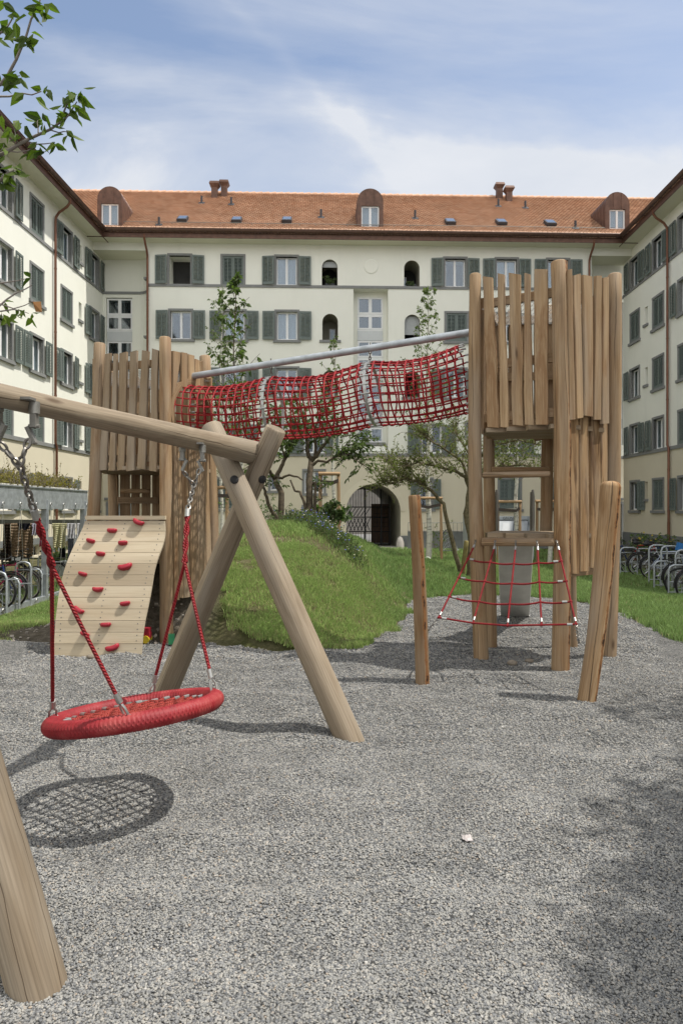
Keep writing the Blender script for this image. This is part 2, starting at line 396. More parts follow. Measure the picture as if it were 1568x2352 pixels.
# ------------------------------------------------------------------ world, sun, camera
SUN=Vector((.49,-.03,1)).normalized()
elev=math.asin(SUN.z); az=math.atan2(SUN.x,SUN.y)
def make_world():
    w=bpy.data.worlds.new('World'); scene.world=w; w.use_nodes=True; nt=w.node_tree
    bg=nt.nodes['Background']; bg.inputs['Strength'].default_value=.15
    sky=nd(nt,'ShaderNodeTexSky',sky_type='NISHITA',sun_disc=False,sun_elevation=elev,sun_rotation=az,altitude=400,air_density=1.0,dust_density=1.2,ozone_density=1.3)
    d=coord(nt,'Generated'); sp=nd(nt,'ShaderNodeSeparateXYZ'); nt.links.new(d,sp.inputs[0])
    # project the view direction on a cloud layer so that streaks recede
    zc=mth(nt,'ADD',mth(nt,'MAXIMUM',sp.outputs[2],0),.06)
    cb=nd(nt,'ShaderNodeCombineXYZ'); nt.links.new(mth(nt,'DIVIDE',sp.outputs[0],zc),cb.inputs[0]); nt.links.new(mth(nt,'DIVIDE',sp.outputs[1],zc),cb.inputs[1])
    rot=nd(nt,'ShaderNodeMapping',_Rotation=(0,0,R(34)),_Scale=(.55,1.5,1),_Location=(.6,.25,0)); nt.links.new(cb.outputs[0],rot.inputs['Vector'])
    n1=noise(nt,rot.outputs[0],1.15,7,.58,.9)
    n2=noise(nt,mapping(nt,cb.outputs[0],(.55,.42,1),(4.3,1.1,0)),1,4,.5,.4)
    hz=ramp(nt,sp.outputs[2],[(.30,1),(.56,0)])
    cov=mth(nt,'ADD',mth(nt,'ADD',mth(nt,'MULTIPLY',n1,1.15),mth(nt,'MULTIPLY',n2,.5)),mth(nt,'SUBTRACT',mth(nt,'MULTIPLY',hz,.60),.26))
    def streak(a,b,w,amp):
        va=(P(a[0],a[1],1)-Vector((0,0,CAMZ))).normalized(); vb=(P(b[0],b[1],1)-Vector((0,0,CAMZ))).normalized(); n_=va.cross(vb).normalized()
        dp=nd(nt,'ShaderNodeVectorMath',operation='DOT_PRODUCT'); nt.links.new(d,dp.inputs[0]); dp.inputs[1].default_value=n_
        x=mth(nt,'ADD',dp.outputs['Value'],mth(nt,'MULTIPLY',mth(nt,'SUBTRACT',noise(nt,d,9,4,.6),.5),w*1.6))
        g=mth(nt,'POWER',2.718,mth(nt,'MULTIPLY',mth(nt,'MULTIPLY',x,x),-1/(w*w)))
        return mth(nt,'MULTIPLY',mth(nt,'MULTIPLY',g,ramp(nt,noise(nt,d,4.5,4,.6),[(.35,.25),(.65,1)])),amp)
    for args in (((545,20),(860,350),.009,.09),((90,100),(600,235),.022,.20),((600,120),(1000,420),.03,.12)): cov=mth(nt,'ADD',cov,streak(*args))
    # unseen extra cloud overhead and behind the viewer, added as fill light
    over=ramp(nt,sp.outputs[2],[(.64,0),(.82,.5)]); beh=ramp(nt,mth(nt,'MULTIPLY',sp.outputs[1],-1),[(.0,0),(.5,.45)])
    cov=mth(nt,'ADD',cov,mth(nt,'ADD',over,beh))
    # less cloud on the left side of the sky, more on the right as in the picture
    cov=mth(nt,'ADD',cov,mth(nt,'MULTIPLY',sp.outputs[0],.14))
    mk=ramp(nt,cov,[(.44,.04),(.68,.28),(.88,.60),(1.06,.95)])
    cl=mixc(nt,ramp(nt,noise(nt,cb.outputs[0],1.6,5,.6),[(.3,0),(.7,1)]),(3.5,3.7,4.05),(4.1,4.2,4.4))
    cl=mixc(nt,ramp(nt,mth(nt,'MULTIPLY',sp.outputs[1],-1),[(.0,0),(.35,1)]),cl,(7.4,7.4,7.4))  # unseen cloud behind the viewer, made brighter to light the facade
    skb=mixc(nt,1.0,sky.outputs[0],(1.06,.97,.89),'MULTIPLY')
    nt.links.new(mixc(nt,mk,skb,cl),bg.inputs['Color'])
make_world()
sd=bpy.data.lights.new('sun',type='SUN'); sd.energy=3.7; sd.angle=R(.7); sd.color=(1,.95,.87)
so=bpy.data.objects.new('sun',sd); COL.objects.link(so); so.rotation_euler=SUN.to_track_quat('Z','Y').to_euler(); so.location=(20,10,40)
cd=bpy.data.cameras.new('camera'); cam=bpy.data.objects.new('camera',cd); COL.objects.link(cam)
cam.location=(0,0,CAMZ); cam.rotation_euler=(R(90),0,0)
cd.sensor_fit='HORIZONTAL'; cd.sensor_width=36; cd.lens=36*F/1568; cd.shift_y=-(2352/2-HZ)/1568; cd.clip_end=2000; cd.clip_start=.05
scene.camera=cam
vs=scene.view_settings; vs.view_transform='Standard'; vs.look='None'; vs.exposure=.45; vs.gamma=1
scene.cycles.max_bounces=6; scene.cycles.transparent_max_bounces=12

# ------------------------------------------------------------------ terrain
GPOLY=[(-14,-4),(12,-4),(9,1),(6.2,3.5),(4.9,5.6),(4.2,7.6),(4.12,8.6),(4.3,10.6),(4.2,11.6),(4.0,12.1),(2.6,12.7),(1.75,12.5),(1.15,11.8),(.95,10.2),(.62,8.9),(.28,8.05),(-.1,7.66),(-.5,7.62),(-1.0,7.95),(-1.35,8.35),(-1.5,8.9),(-2.0,9.0),(-2.5,8.35),(-3.2,8.0),(-3.9,8.25),(-4.6,8.3),(-8,8.0),(-14,8)]
def in_gravel(x,y,poly=GPOLY):
    c=False; n=len(poly); j=n-1
    for i in range(n):
        xi,yi=poly[i]; xj,yj=poly[j]
        if (yi>y)!=(yj>y) and x<(xj-xi)*(y-yi)/(yj-yi)+xi: c=not c
        j=i
    return c
def terr(x,y):
    s=sstep(3,6.5,abs(x-1.5))
    cz=-.1*sstep(12,18,y)-.3*sstep(26,34,y)
    sz=-.44*(sstep(8.7,13,y) if x<0 else sstep(11,15.5,y))
    z=cz*(1-s)+sz*s
    dx=x+.8; a=3.6 if dx<0 else 1.95
    dy=y-12.8; b=5.2 if dy<0 else 6
    r2=(dx/a)**2+(dy/b)**2
    if r2<1: z+=1.37*(1-r2)**1.25
    r2=((x-.75)/2.3)**2+((y-15.6)/3.4)**2
    if r2<1: z=max(z,z*.55+.66*(1-r2)**1.2)
    r2=((x+2.65)**2+(y-9.35)**2)/1.40**2
    if r2<1: z+=.55*(1-r2)**1.3
    return z
def grid_mesh(name, xs, ys, zf, mat, keep=None, attr=None):
    nx,ny=len(xs),len(ys)
    vs=[(x,y,zf(x,y)) for y in ys for x in xs]
    fs=[]
    for j in range(ny-1):
        for i in range(nx-1):
            if keep is None or keep((xs[i]+xs[i+1])/2,(ys[j]+ys[j+1])/2):
                fs.append((j*nx+i,j*nx+i+1,(j+1)*nx+i+1,(j+1)*nx+i))
    me=bpy.data.meshes.new(name); me.from_pydata(vs,[],fs)
    me.polygons.foreach_set('use_smooth',[True]*len(fs)); me.materials.append(mat)
    if attr:
        a=me.attributes.new('dirt','FLOAT','POINT'); a.data.foreach_set('value',[attr(x,y) for x,y,_ in vs])
    return inst(name,me)
def dirtf(x,y):
    n=mnoise.noise((x*1.3,y*1.3,2))*.35
    d=1.55-math.hypot(x+3.0,(y-8.85)*1.25)+n
    return sstep(0,.5,d)
frange=lambda a,b,s:[a+i*s for i in range(int(round((b-a)/s))+1)]
lawn=grid_mesh('lawn',frange(-16,18,.25),frange(-6,36.5,.25),lambda x,y: terr(x,y)-(.13 if in_gravel(x,y) else 0)+.012*mnoise.noise((x*1.7,y*1.7,0)),M['soil'],attr=dirtf)
tag(lawn,kind='structure')
gz=lambda x,y: .014*mnoise.noise((x*.9,y*.9,1))+.046*mnoise.noise((x*1.9,y*2.7,5))-.035*math.exp(-((x+1.15)**2+(y-3.75)**2)/.35)+.008*mnoise.noise((x*5,y*5,8))
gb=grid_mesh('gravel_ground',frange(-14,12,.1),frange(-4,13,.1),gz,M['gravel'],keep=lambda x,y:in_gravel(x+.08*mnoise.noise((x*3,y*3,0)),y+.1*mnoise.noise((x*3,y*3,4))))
tag(gb,kind='structure')
mb=MB(); mb.quad((-400,-400,-.9),(400,-400,-.9),(400,400,-.9),(-400,400,-.9)); tag(mb.build('ground',M['asphalt']),kind='structure')
mb=MB(); mb.quad((-2.2,32.6,-.375),(5.2,32.6,-.375),(5.2,36.2,-.36),(-2.2,36.2,-.36)); tag(mb.build('path',M['kerb']),kind='structure')

# pebbles and grass -------------------------------------------------
def pebbles():
    pts=[];siz=[]
    def fill(n,d0,d1,smin,smax,ex=.57,mar=.5):
        k=0
        while k<n:
            d=math.sqrt(random.uniform(d0*d0,d1*d1)); x=random.uniform(-1,1)*(ex*d+mar)
            if not in_gravel(x,d): continue
            s=random.uniform(smin,smax)
            pts.append((x,d,gz(x,d)+random.uniform(-.5,.75)*s)); siz.append(s); k+=1
    fill(105000,1.5,2.9,.0030,.0060)
    fill(115000,2.9,4.6,.0034,.0066)
    fill(85000,4.6,7.2,.0042,.0082)
    fill(50000,7.2,12.8,.006,.011,.4,.5)
    me=bpy.data.meshes.new('pebbles'); me.from_pydata(pts,[],[])
    a=me.attributes.new('size','FLOAT','POINT'); a.data.foreach_set('value',siz)
    o=inst('gravel_pebbles',me); tag(o,kind='stuff')
    ng=bpy.data.node_groups.new('scatter_pebbles','GeometryNodeTree')
    ng.interface.new_socket('Geometry',in_out='INPUT',socket_type='NodeSocketGeometry'); ng.interface.new_socket('Geometry',in_out='OUTPUT',socket_type='NodeSocketGeometry')
    gi=ng.nodes.new('NodeGroupInput'); go=ng.nodes.new('NodeGroupOutput')
    ico=ng.nodes.new('GeometryNodeMeshIcoSphere'); ico.inputs['Radius'].default_value=1; ico.inputs['Subdivisions'].default_value=2
    sp=ng.nodes.new('GeometryNodeSetPosition'); nz=ng.nodes.new('ShaderNodeTexNoise'); nz.inputs['Scale'].default_value=.8
    vm=ng.nodes.new('ShaderNodeVectorMath'); vm.operation='SUBTRACT'; vm.inputs[1].default_value=(.5,.5,.5)
    vs2=ng.nodes.new('ShaderNodeVectorMath'); vs2.operation='SCALE'; vs2.inputs['Scale'].default_value=.7
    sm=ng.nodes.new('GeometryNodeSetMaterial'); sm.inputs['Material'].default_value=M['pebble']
    ss=ng.nodes.new('GeometryNodeSetShadeSmooth')
    ip=ng.nodes.new('GeometryNodeInstanceOnPoints')
    rr=ng.nodes.new('FunctionNodeRandomValue'); rr.data_type='FLOAT_VECTOR'; rr.inputs[0].default_value=(-.5,-.5,0); rr.inputs[1].default_value=(.5,.5,6.28)
    rs=ng.nodes.new('FunctionNodeRandomValue'); rs.data_type='FLOAT_VECTOR'; rs.inputs[0].default_value=(.8,.65,.45); rs.inputs[1].default_value=(1.45,1.05,.8); rs.inputs['Seed'].default_value=3
    na=ng.nodes.new('GeometryNodeInputNamedAttribute'); na.data_type='FLOAT'; na.inputs[0].default_value='size'
    sc=ng.nodes.new('ShaderNodeVectorMath'); sc.operation='SCALE'
    L=ng.links.new
    L(ico.outputs['Mesh'],sp.inputs['Geometry']); L(nz.outputs['Color'],vm.inputs[0]); L(vm.outputs[0],vs2.inputs[0]); L(vs2.outputs[0],sp.inputs['Offset'])
    L(sp.outputs[0],ss.inputs[0]); L(ss.outputs[0],sm.inputs['Geometry']); L(sm.outputs[0],ip.inputs['Instance'])
    L(gi.outputs[0],ip.inputs['Points']); L(rr.outputs[0],ip.inputs['Rotation']); L(rs.outputs[0],sc.inputs[0]); L(na.outputs['Attribute'],sc.inputs['Scale']); L(sc.outputs[0],ip.inputs['Scale'])
    L(ip.outputs[0],go.inputs[0])
    md=o.modifiers.new('scatter','NODES'); md.node_group=ng
pebbles()

def blades_mesh(name, base, hgt, wid, tint, mat):
    """base Nx3, hgt N, wid N, tint Nx3 -> one triangle-pair blade each"""
    n=len(base); base=np.array(base); hgt=np.array(hgt)[:,None]; wid=np.array(wid)[:,None]; tint=np.array(tint)
    a=np.random.rand(n)*math.pi*2; side=np.stack([np.cos(a),np.sin(a),np.zeros(n)],1)
    la=np.random.rand(n)*math.pi*2; lean=np.stack([np.cos(la),np.sin(la),np.zeros(n)],1)*(np.random.rand(n)[:,None]*.9)
    up=np.array([0,0,1.0])
    v0=base-side*wid/2; v1=base+side*wid/2; mid=base+(up*.6+lean*.25)*hgt
    v2=mid+side*wid*.4; v3=mid-side*wid*.4; v4=base+(up*.95+lean*.75)*hgt
    V=np.stack([v0,v1,v2,v3,v4],1).reshape(-1,3)
    i=np.arange(n)[:,None]*5
    Q=np.concatenate([i+0,i+1,i+2,i+3],1); T=np.concatenate([i+3,i+2,i+4],1)
    loops=np.concatenate([Q,T],1).reshape(-1)
    me=bpy.data.meshes.new(name); me.vertices.add(len(V)); me.vertices.foreach_set('co',V.ravel())
    me.loops.add(len(loops)); me.loops.foreach_set('vertex_index',loops.astype(np.int32))
    me.polygons.add(2*n); st=np.stack([np.arange(n)*7,np.arange(n)*7+4],1).ravel(); me.polygons.foreach_set('loop_start',st.astype(np.int32))
    ca=me.attributes.new('tint','FLOAT_COLOR','POINT')
    c=np.repeat(np.concatenate([tint,np.ones((n,1))],1),5,0); ca.data.foreach_set('color',c.astype(np.float32).ravel())
    me.materials.append(mat); me.update(calc_edges=True); me.validate(); return inst(name,me)
def grass():
    B=[];H=[];W=[];T=[]
    def lush(x,y):   # 0 dry trodden mound front .. 1 lush
        r=sstep(.4,1.6,x+.12*(y-10)+.5*mnoise.noise((x*.8,y*.8,3)))
        return max(r,sstep(13.5,16,y), .55*sstep(9.5,12.5,y))
    def fill(n,d0,d1,x0,x1,h,w):
        k=0; tries=0
        while k<n and tries<n*6:
            tries+=1
            d=math.sqrt(random.uniform(d0*d0,d1*d1)); x=random.uniform(max(x0,-.56*d-.6),min(x1,.56*d+.6))
            if in_gravel(x+.22*mnoise.noise((x*3.3,d*3.3,7))+random.uniform(-.06,.06),d+.22*mnoise.noise((x*3.3,d*3.3,9))): continue
            if random.random()<dirtf(x,d)*1.05: continue
            l=lush(x,d); pn=mnoise.noise((x*1.9,d*1.9,1))+.6*mnoise.noise((x*5,d*5,2))
            if random.random()>.52+.5*l+.8*pn: continue
            hh=h*random.uniform(.55,1.25)*(.75+.45*l+.3*pn)
            dry=random.random()<(.20-.20*l-.22*pn)
            g=random.uniform(.62,1.45); yl=random.random()
            if dry: t=(.34*g,.31*g,.16*g)
            else: t=((.235+.13*yl*(1-l*.5)-.05*l)*g,(.36+.09*yl-.085*l)*g,(.098+.06*yl-.02*l)*g)
            B.append((x,d,terr(x,d)-.006)); H.append(hh); W.append(w*random.uniform(.7,1.3)); T.append(t); k+=1
    fill(105000,7.4,10.5,-2.3,1.4,.080,.0075)
    fill(36000,7.4,11,3.9,7,.085,.008)
    fill(22000,7.8,12,-7,-2.5,.07,.006)
    fill(140000,10.5,15,-6.4,4.5,.08,.010)
    fill(55000,10.5,17,3.9,10,.085,.009)
    fill(80000,15,24,-8,10,.095,.014)
    fill(30000,24,34.5,-8,10,.10,.022)
    o=blades_mesh('grass',B,H,W,T,M['grass']); tag(o,kind='stuff')
grass()

# ------------------------------------------------------------------ buildings
BZ=-.55       # wall foot
BAND=4.38; SILL4=13.0; SOFZ=15.15
ROWS=[4.47,7.36,10.26,13.07]; WH=1.43
def walls(mb, x0, x1, z0, z1, ops, bandz=BAND):
    xs=sorted({x0,x1}|{o['x0'] for o in ops}|{o['x1'] for o in ops}); zs=sorted({z0,z1,bandz}|{o['z0'] for o in ops}|{o['z1'] for o in ops})
    xs=[x for x in xs if x0<=x<=x1]; zs=[z for z in zs if z0<=z<=z1]
    for i in range(len(xs)-1):
        for j in range(len(zs)-1):
            cx=(xs[i]+xs[i+1])/2; cz=(zs[j]+zs[j+1])/2
            if any(o['x0']<cx<o['x1'] and o['z0']<cz<o['z1'] for o in ops): continue
            m=0 if cz>bandz else 1
            mb.quad((xs[i],0,zs[j]),(xs[i+1],0,zs[j]),(xs[i+1],0,zs[j+1]),(xs[i],0,zs[j+1]),m)
    for o in ops:
        a,b,c,d=o['x0'],o['x1'],o['z0'],o['z1']; dp=o.get('dp',.7); mr=o.get('mr',0 if (c+d)/2>bandz else 1); mk=o.get('mb',2)
        if o.get('arch'):
            r=(b-a)/2; cxx=(a+b)/2; cz=d-r; n=14
            arc=[(cxx+r*math.cos(math.pi*k/n),cz+r*math.sin(math.pi*k/n)) for k in range(n+1)]
            mw=0 if cz>bandz else 1
            for k in range(n):
                p,q=arc[k],arc[k+1]; cor=(b,d) if k<n/2 else (a,d)
                mb.add([(p[0],0,p[1]),(cor[0],0,cor[1]),(q[0],0,q[1])],[(0,1,2)],None,mw)
                mb.quad((p[0],0,p[1]),(p[0],dp,p[1]),(q[0],dp,q[1]),(q[0],0,q[1]),mr)
            mb.add([(a,0,d),(b,0,d),(cxx,0,d)],[(0,1,2)],None,mw)
            top=cz
        else:
            top=d; mb.quad((a,0,d),(b,0,d),(b,dp,d),(a,dp,d),mr)
        mb.quad((a,0,c),(a,dp,c),(a,dp,top),(a,0,top),mr); mb.quad((b,0,c),(b,0,top),(b,dp,top),(b,dp,c),mr)
        mb.quad((a,0,c),(b,0,c),(b,dp,c),(a,dp,c),mr)
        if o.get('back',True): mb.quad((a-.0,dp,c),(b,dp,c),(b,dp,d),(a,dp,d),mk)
CACHE={}
def cached(key, fn):
    if key not in CACHE: CACHE[key]=fn()
    return CACHE[key]
def surround_me(w,h,band):
    def f():
        mb=MB()
        j=.11
        mb.box2((-w/2-j,-.035,-.02),(-w/2,.16,h)); mb.box2((w/2,-.035,-.02),(w/2+j,.16,h)); mb.box2((-w/2-j,-.045,h),(w/2+j,.16,h+.11))
        return mb.mesh('window',M['stone'])
    return cached(('sur',round(w,2),round(h,2),band),f)
def sill_me(w):
    def f():
        mb=MB(); mb.box2((-w/2-.18,-.10,-.15),(w/2+.18,.13,-.022)); return mb.mesh('sill',M['stone'])
    return cached(('sill',round(w,2)),f)
def sash_me(w,h,mull=True):
    def f():
        mb=MB(); t=.07
        mb.box2((-w/2,.15,0),(-w/2+t,.21,h)); mb.box2((w/2-t,.15,0),(w/2,.21,h)); mb.box2((-w/2+t,.15,0),(w/2-t,.21,t)); mb.box2((-w/2+t,.15,h-t),(w/2-t,.21,h))
        if mull: mb.box2((-.06,.148,t),(.06,.208,h-t))
        return mb.mesh('sash_frame',M['white'])
    return cached(('sash',round(w,2),round(h,2),mull),f)
def pane_me(w,h,mat):
    def f():
        mb=MB(); mb.box2((-w/2+.05,.18,.05),(w/2-.05,.188,h-.05)); return mb.mesh('pane',M[mat])
    return cached(('pane',round(w,2),round(h,2),mat),f)
def curtain_me(w,h):
    def f():
        mb=MB(); n=36; pr=None
        for k in range(n+1):
            x=-w/2+w*k/n; y=.30+.022*math.sin(k*1.7)+.01*math.sin(k*.6)
            if pr is not None: mb.quad((pr[0],pr[1],.03),(x,y,.03),(x,y,h),(pr[0],pr[1],h))
            pr=(x,y)
        return mb.mesh('curtain',M['curt'])
    return cached(('curt',round(w,2),round(h,2)),f)
def shutter_me(w,h):
    def f():
        mb=MB(); t=.075; th=.04
        mb.box2((-w/2,-th/2,0),(-w/2+t,th/2,h)); mb.box2((w/2-t,-th/2,0),(w/2,th/2,h))
        mb.box2((-w/2+t,-th/2,0),(w/2-t,th/2,.13)); mb.box2((-w/2+t,-th/2,h-.09),(w/2-t,th/2,h))
        n=int((h-.22)/.068)
        for k in range(n):
            z=.13+.034+k*(h-.22)/n
            mb.box((0,0,z),(w-2*t,.012,.062),rot=Matrix.Rotation(R(-38),3,'X'))
        if w>.5: mb.box2((-.018,-th/2-.004,.13),(.018,th/2+.004,h-.09))
        return mb.mesh('shutter',M['shut'])
    return cached(('shut',round(w,2),round(h,2)),f)
def window(bld, x, z, w=1.05, h=WH, kind='open', sill=True, curt=False, sw=None, refl='glass', sash=True):
    o=inst('window',surround_me(w,h,sill),bld,(x,0,z))
    if sill: inst('sill',sill_me(w),o)
    if sash and kind!='hole':
        inst('sash_frame',sash_me(w,h,w>.7),o); inst('pane',pane_me(w,h,refl),o)
    if curt: inst('curtain',curtain_me(w-.1,h-.05),o)
    sw=sw or w*.58
    if kind in('open','left','right'):
        for s in(-1,1):
            if kind=='left' and s>0 or kind=='right' and s<0: continue
            sh=inst('shutter',shutter_me(sw,h+.02),o,(s*(w/2+.10+sw/2+.01),-.085-.02,-.01),(0,0,R(s*random.choice((1,2,3,4,5,9)))))
        
    if kind=='closed':
        for s in(-1,1): inst('shutter',shutter_me(w/2-.008,h-.01),o,(s*w/4,.02,.005))
    return o
def downpipe(bld, x, ov, zt=15.3, base=0, elbow=0.0):
    mb=MB()
    mb.tube([(x,-ov-.02,zt),(x,-ov+.0,zt-.22),(x,-ov+.12,zt-.38),(x,-.28,zt-.62),(x,-.13,zt-.85),(x,-.12,zt-1.1),(x,-.12,BAND+.15),(x+elbow,-.12,BAND-.02),(x+elbow,-.12,base+1.0)],.055,10)
    mb.tube([(x+elbow,-.12,base+1.0),(x+elbow,-.12,base-.2)],.062,10)
    for zz in (12.2,9.4,6.6,3.4,1.5): mb.tube([(x+(elbow if zz<BAND else 0),-.12,zz-.03),(x+(elbow if zz<BAND else 0),-.12,zz+.03)],.064,10)
    mb.build('downpipe',M['pipe'],bld,40,local=True)
def eaves(bld, x0, x1, ov, ext=0.0):
    mb=MB(); lo=SOFZ-(.004 if ext else 0); mb.box2((x0-ext,-ov,lo),(x1+ext,.5,SOFZ+.12)); mb.build('soffit',M['soff'],bld,local=True)
    mb=MB(); mb.box2((x0,-ov-.035,SOFZ-.03),(x1,-ov-.003,SOFZ+.24)); mb.build('fascia',M['copper'],bld,local=True)
    mb=MB(); n=9; yc=-ov-.14; zc=SOFZ+.36
    prof=[(yc+.105*math.cos(math.pi+math.pi*k/n),zc+.14*math.sin(math.pi+math.pi*k/n)) for k in range(n+1)]
    for k in range(n): mb.quad((x0,prof[k][0],prof[k][1]),(x1,prof[k][0],prof[k][1]),(x1,prof[k+1][0],prof[k+1][1]),(x0,prof[k+1][0],prof[k+1][1]))
    mb.tube([(x0,prof[0][0],zc),(x1,prof[0][0],zc)],.018,6); 
    xx=x0+.5
    while xx<x1:
        mb.box2((xx-.02,prof[0][0]-.012,zc-.02),(xx+.02,yc+.1,zc+.012)); mb.box2((xx-.012,yc-.09,zc-.15),(xx+.012,yc+.10,zc-.11)); xx+=.9
    mb.build('gutter',M['gutter'],bld,45,local=True)
def roof_plane(bld, x0, x1, ov, slope, run, tile_len=.17, name='roof', ridge=True):
    """stepped tile courses rising from the eave"""
    mb=MB(); y0=-ov-.13; z0=SOFZ+.42; sl=math.hypot(1,slope); n=int(run*sl/tile_len)
    up=Vector((0,1/sl,slope/sl)); nm=Vector((0,-slope/sl,1/sl)); o=Vector((0,y0,z0))
    seg=4
    xs=[x0+(x1-x0)*k/seg for k in range(seg+1)]
    for i in range(n):
        a=o+up*(i*tile_len); b=o+up*((i+1)*tile_len+.02)
        for k in range(seg):
            xa,xb=xs[k],xs[k+1]
            ua,ub=xa-x0,xb-x0
            p=[Vector((xa,0,0))+a+nm*.042,Vector((xb,0,0))+a+nm*.042,Vector((xb,0,0))+b,Vector((xa,0,0))+b]
            mb.quad(*p,0,[(ua,i*tile_len),(ub,i*tile_len),(ub,(i+1)*tile_len),(ua,(i+1)*tile_len)])
            q=[Vector((xa,0,0))+a-nm*.01,Vector((xb,0,0))+a-nm*.01,p[1],p[0]]
            mb.quad(*q,0,[(ua,i*tile_len),(ub,i*tile_len),(ub,i*tile_len+.03),(ua,i*tile_len+.03)])
    ro=mb.build(name,M['tile'],bld,local=True)
    e=o+up*(n*tile_len)
    if ridge:
        mb=MB(); x=x0
        while x<x1:
            mb.tube([(x,e.y+.05,e.z-.03),(x+.40,e.y+.05,e.z-.005)],[.13,.15],10); x+=.40
        mb.build('ridge_tiles',M['ridge'],ro,50,local=True)
        mb=MB()
        mb.quad((x0,e.y+.05,e.z),(x1,e.y+.05,e.z),(x1,e.y+run,z0),(x0,e.y+run,z0)); mb.build('rear_slope',M['tile'],ro,local=True)
    # edge tiles: small teeth along the eave so the roof edge is not a ruled line
    mb=MB(); x=x0
    while x<x1:
        mb.box((x+.09,y0-.03,z0+.018),(.165,.12,.022),rot=Matrix.Rotation(math.atan(slope),3,'X')); x+=.18
    mb.build('eave_tiles',M['tile'],ro,local=True)
    return ro,(o,up,nm)

# --- back building
TH=math.atan(.031); D0=35.0
back=thing('apartment_building','cream apartment block across the courtyard with red tiled roof, arched gateway and grey shutters','building',(0,D0,0),TH)
def fD(px): u=(px-CX)/F; return D0/(1-.031*u)
def fx(px): u=(px-CX)/F; return u*fD(px)/math.cos(TH)
def fz(px,py): return CAMZ+(HZ-py)/F*fD(px)
XL,XR=fx(337),fx(1358)
ops=[]; wins=[]
def addw(px,row,kind='open',curt=False,w=1.05,refl='glass',z=None,h=WH,sill=None,sw=None):
    x=fx(px); z=ROWS[row] if z is None else z
    ops.append(dict(x0=x-w/2,x1=x+w/2,z0=z,z1=z+h,dp=.9)); wins.append((x,z,w,h,kind,(row in(1,2)) if sill is None else sill,curt,sw,refl))
for px,k,c in ((413,'open',0),(535,'closed',0),(658,'open',1),(1045,'open',0),(1163,'open',1),(1281,'open',1)): addw(px,3,k,c)
for px,k,c in ((415,'open',0),(538,'open',1),(659,'open',1),(1048,'closed',0),(1163,'open',0),(1281,'open',1)): addw(px,2,k,c)
for px,k,c in ((415,'open',0),(538,'open',0),(659,'open',0),(1045,'open',1),(1163,'open',1),(1281,'open',0)): addw(px,1,k,c)
for px,k,c in ((415,'open',0),(538,'open',0),(721,'open',0),(991,'open',0),(1170,'open',0),(1290,'closed',0)): addw(px,0,k,c)
addw(721,0,'none',0,1.0,z=2.42,h=1.12,sill=True); addw(629,0,'none',0,.38,z=2.55,h=.7,sill=True); addw(1079,0,'none',0,.36,z=5.4,h=.62,sill=True)
addw(977,0,'open',0,.62,z=1.62,h=1.5,sill=True); addw(1170,0,'closed',0,1.05,z=1.62,h=1.5,sill=True); addw(1290,0,'closed',0,1.05,z=1.62,h=1.5,sill=True); addw(520,0,'closed',0,1.05,z=1.62,h=1.5,sill=True); addw(410,0,'closed',0,1.05,z=1.62,h=1.5,sill=True)
addw(721,0,'hole',0,1.05,z=-.45,h=2.15,sill=False)
nich=[]
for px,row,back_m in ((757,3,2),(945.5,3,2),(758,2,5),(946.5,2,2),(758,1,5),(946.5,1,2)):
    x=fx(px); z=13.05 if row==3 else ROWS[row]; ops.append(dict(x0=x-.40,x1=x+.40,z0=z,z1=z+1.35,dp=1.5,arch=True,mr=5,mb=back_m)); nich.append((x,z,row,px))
sx0,sx1=fx(822),fx(881); rz0,rz1=4.55,12.9
ops.append(dict(x0=fx(811.5),x1=fx(891),z0=rz0,z1=rz1,dp=.55,back=False))
ax0,ax1=fx(794.5),fx(919.5); az1=fz(857,1112)
ops.append(dict(x0=ax0,x1=ax1,z0=BZ,z1=az1,dp=9.5,arch=True,back=False,mr=3))
mb=MB(); walls(mb,XL,XR,BZ,SOFZ,ops)
# splayed recess of the stair window: side reveals, sloping sill, back wall strips
x0,x1=fx(811.5),fx(891)
mb.quad((x0,.55,rz0),(sx0,.55,rz0),(sx0,.55,rz1),(x0,.55,rz1),0); mb.quad((sx1,.55,rz0),(x1,.55,rz0),(x1,.55,rz1),(sx1,.55,rz1),0)
zb=fz(850,1018); mb.quad((x0,.0,rz0+.02),(x1,.0,rz0+.02),(sx1+.05,.50,zb),(sx0-.05,.50,zb),0)
mb.quad((sx0,.55,rz0),(sx1,.55,rz0),(sx1,.55,zb),(sx0,.55,zb),0)
mb.quad((sx0,1.5,zb),(sx1,1.5,zb),(sx1,1.5,rz1),(sx0,1.5,rz1),2); zt_=fz(850,676)-.01; mb.quad((sx0,.55,zt_),(sx1,.55,zt_),(sx1,.55,rz1),(sx0,.55,rz1),0)
# circular relief
n=28; cx_,cz_=fx(852),fz(852,612); r=.38
for k in range(n):
    a,b=2*math.pi*k/n,2*math.pi*(k+1)/n
    mb.quad((cx_+r*math.cos(a),-.004,cz_+r*math.sin(a)),(cx_+r*math.cos(b),-.004,cz_+r*math.sin(b)),(cx_+(r-.05)*math.cos(b),-.035,cz_+(r-.05)*math.sin(b)),(cx_+(r-.05)*math.cos(a),-.035,cz_+(r-.05)*math.sin(a)),0)
mb.add([(cx_+(r-.05)*math.cos(2*math.pi*k/n),-.035,cz_+(r-.05)*math.sin(2*math.pi*k/n)) for k in range(n)],[tuple(range(n))],None,0)
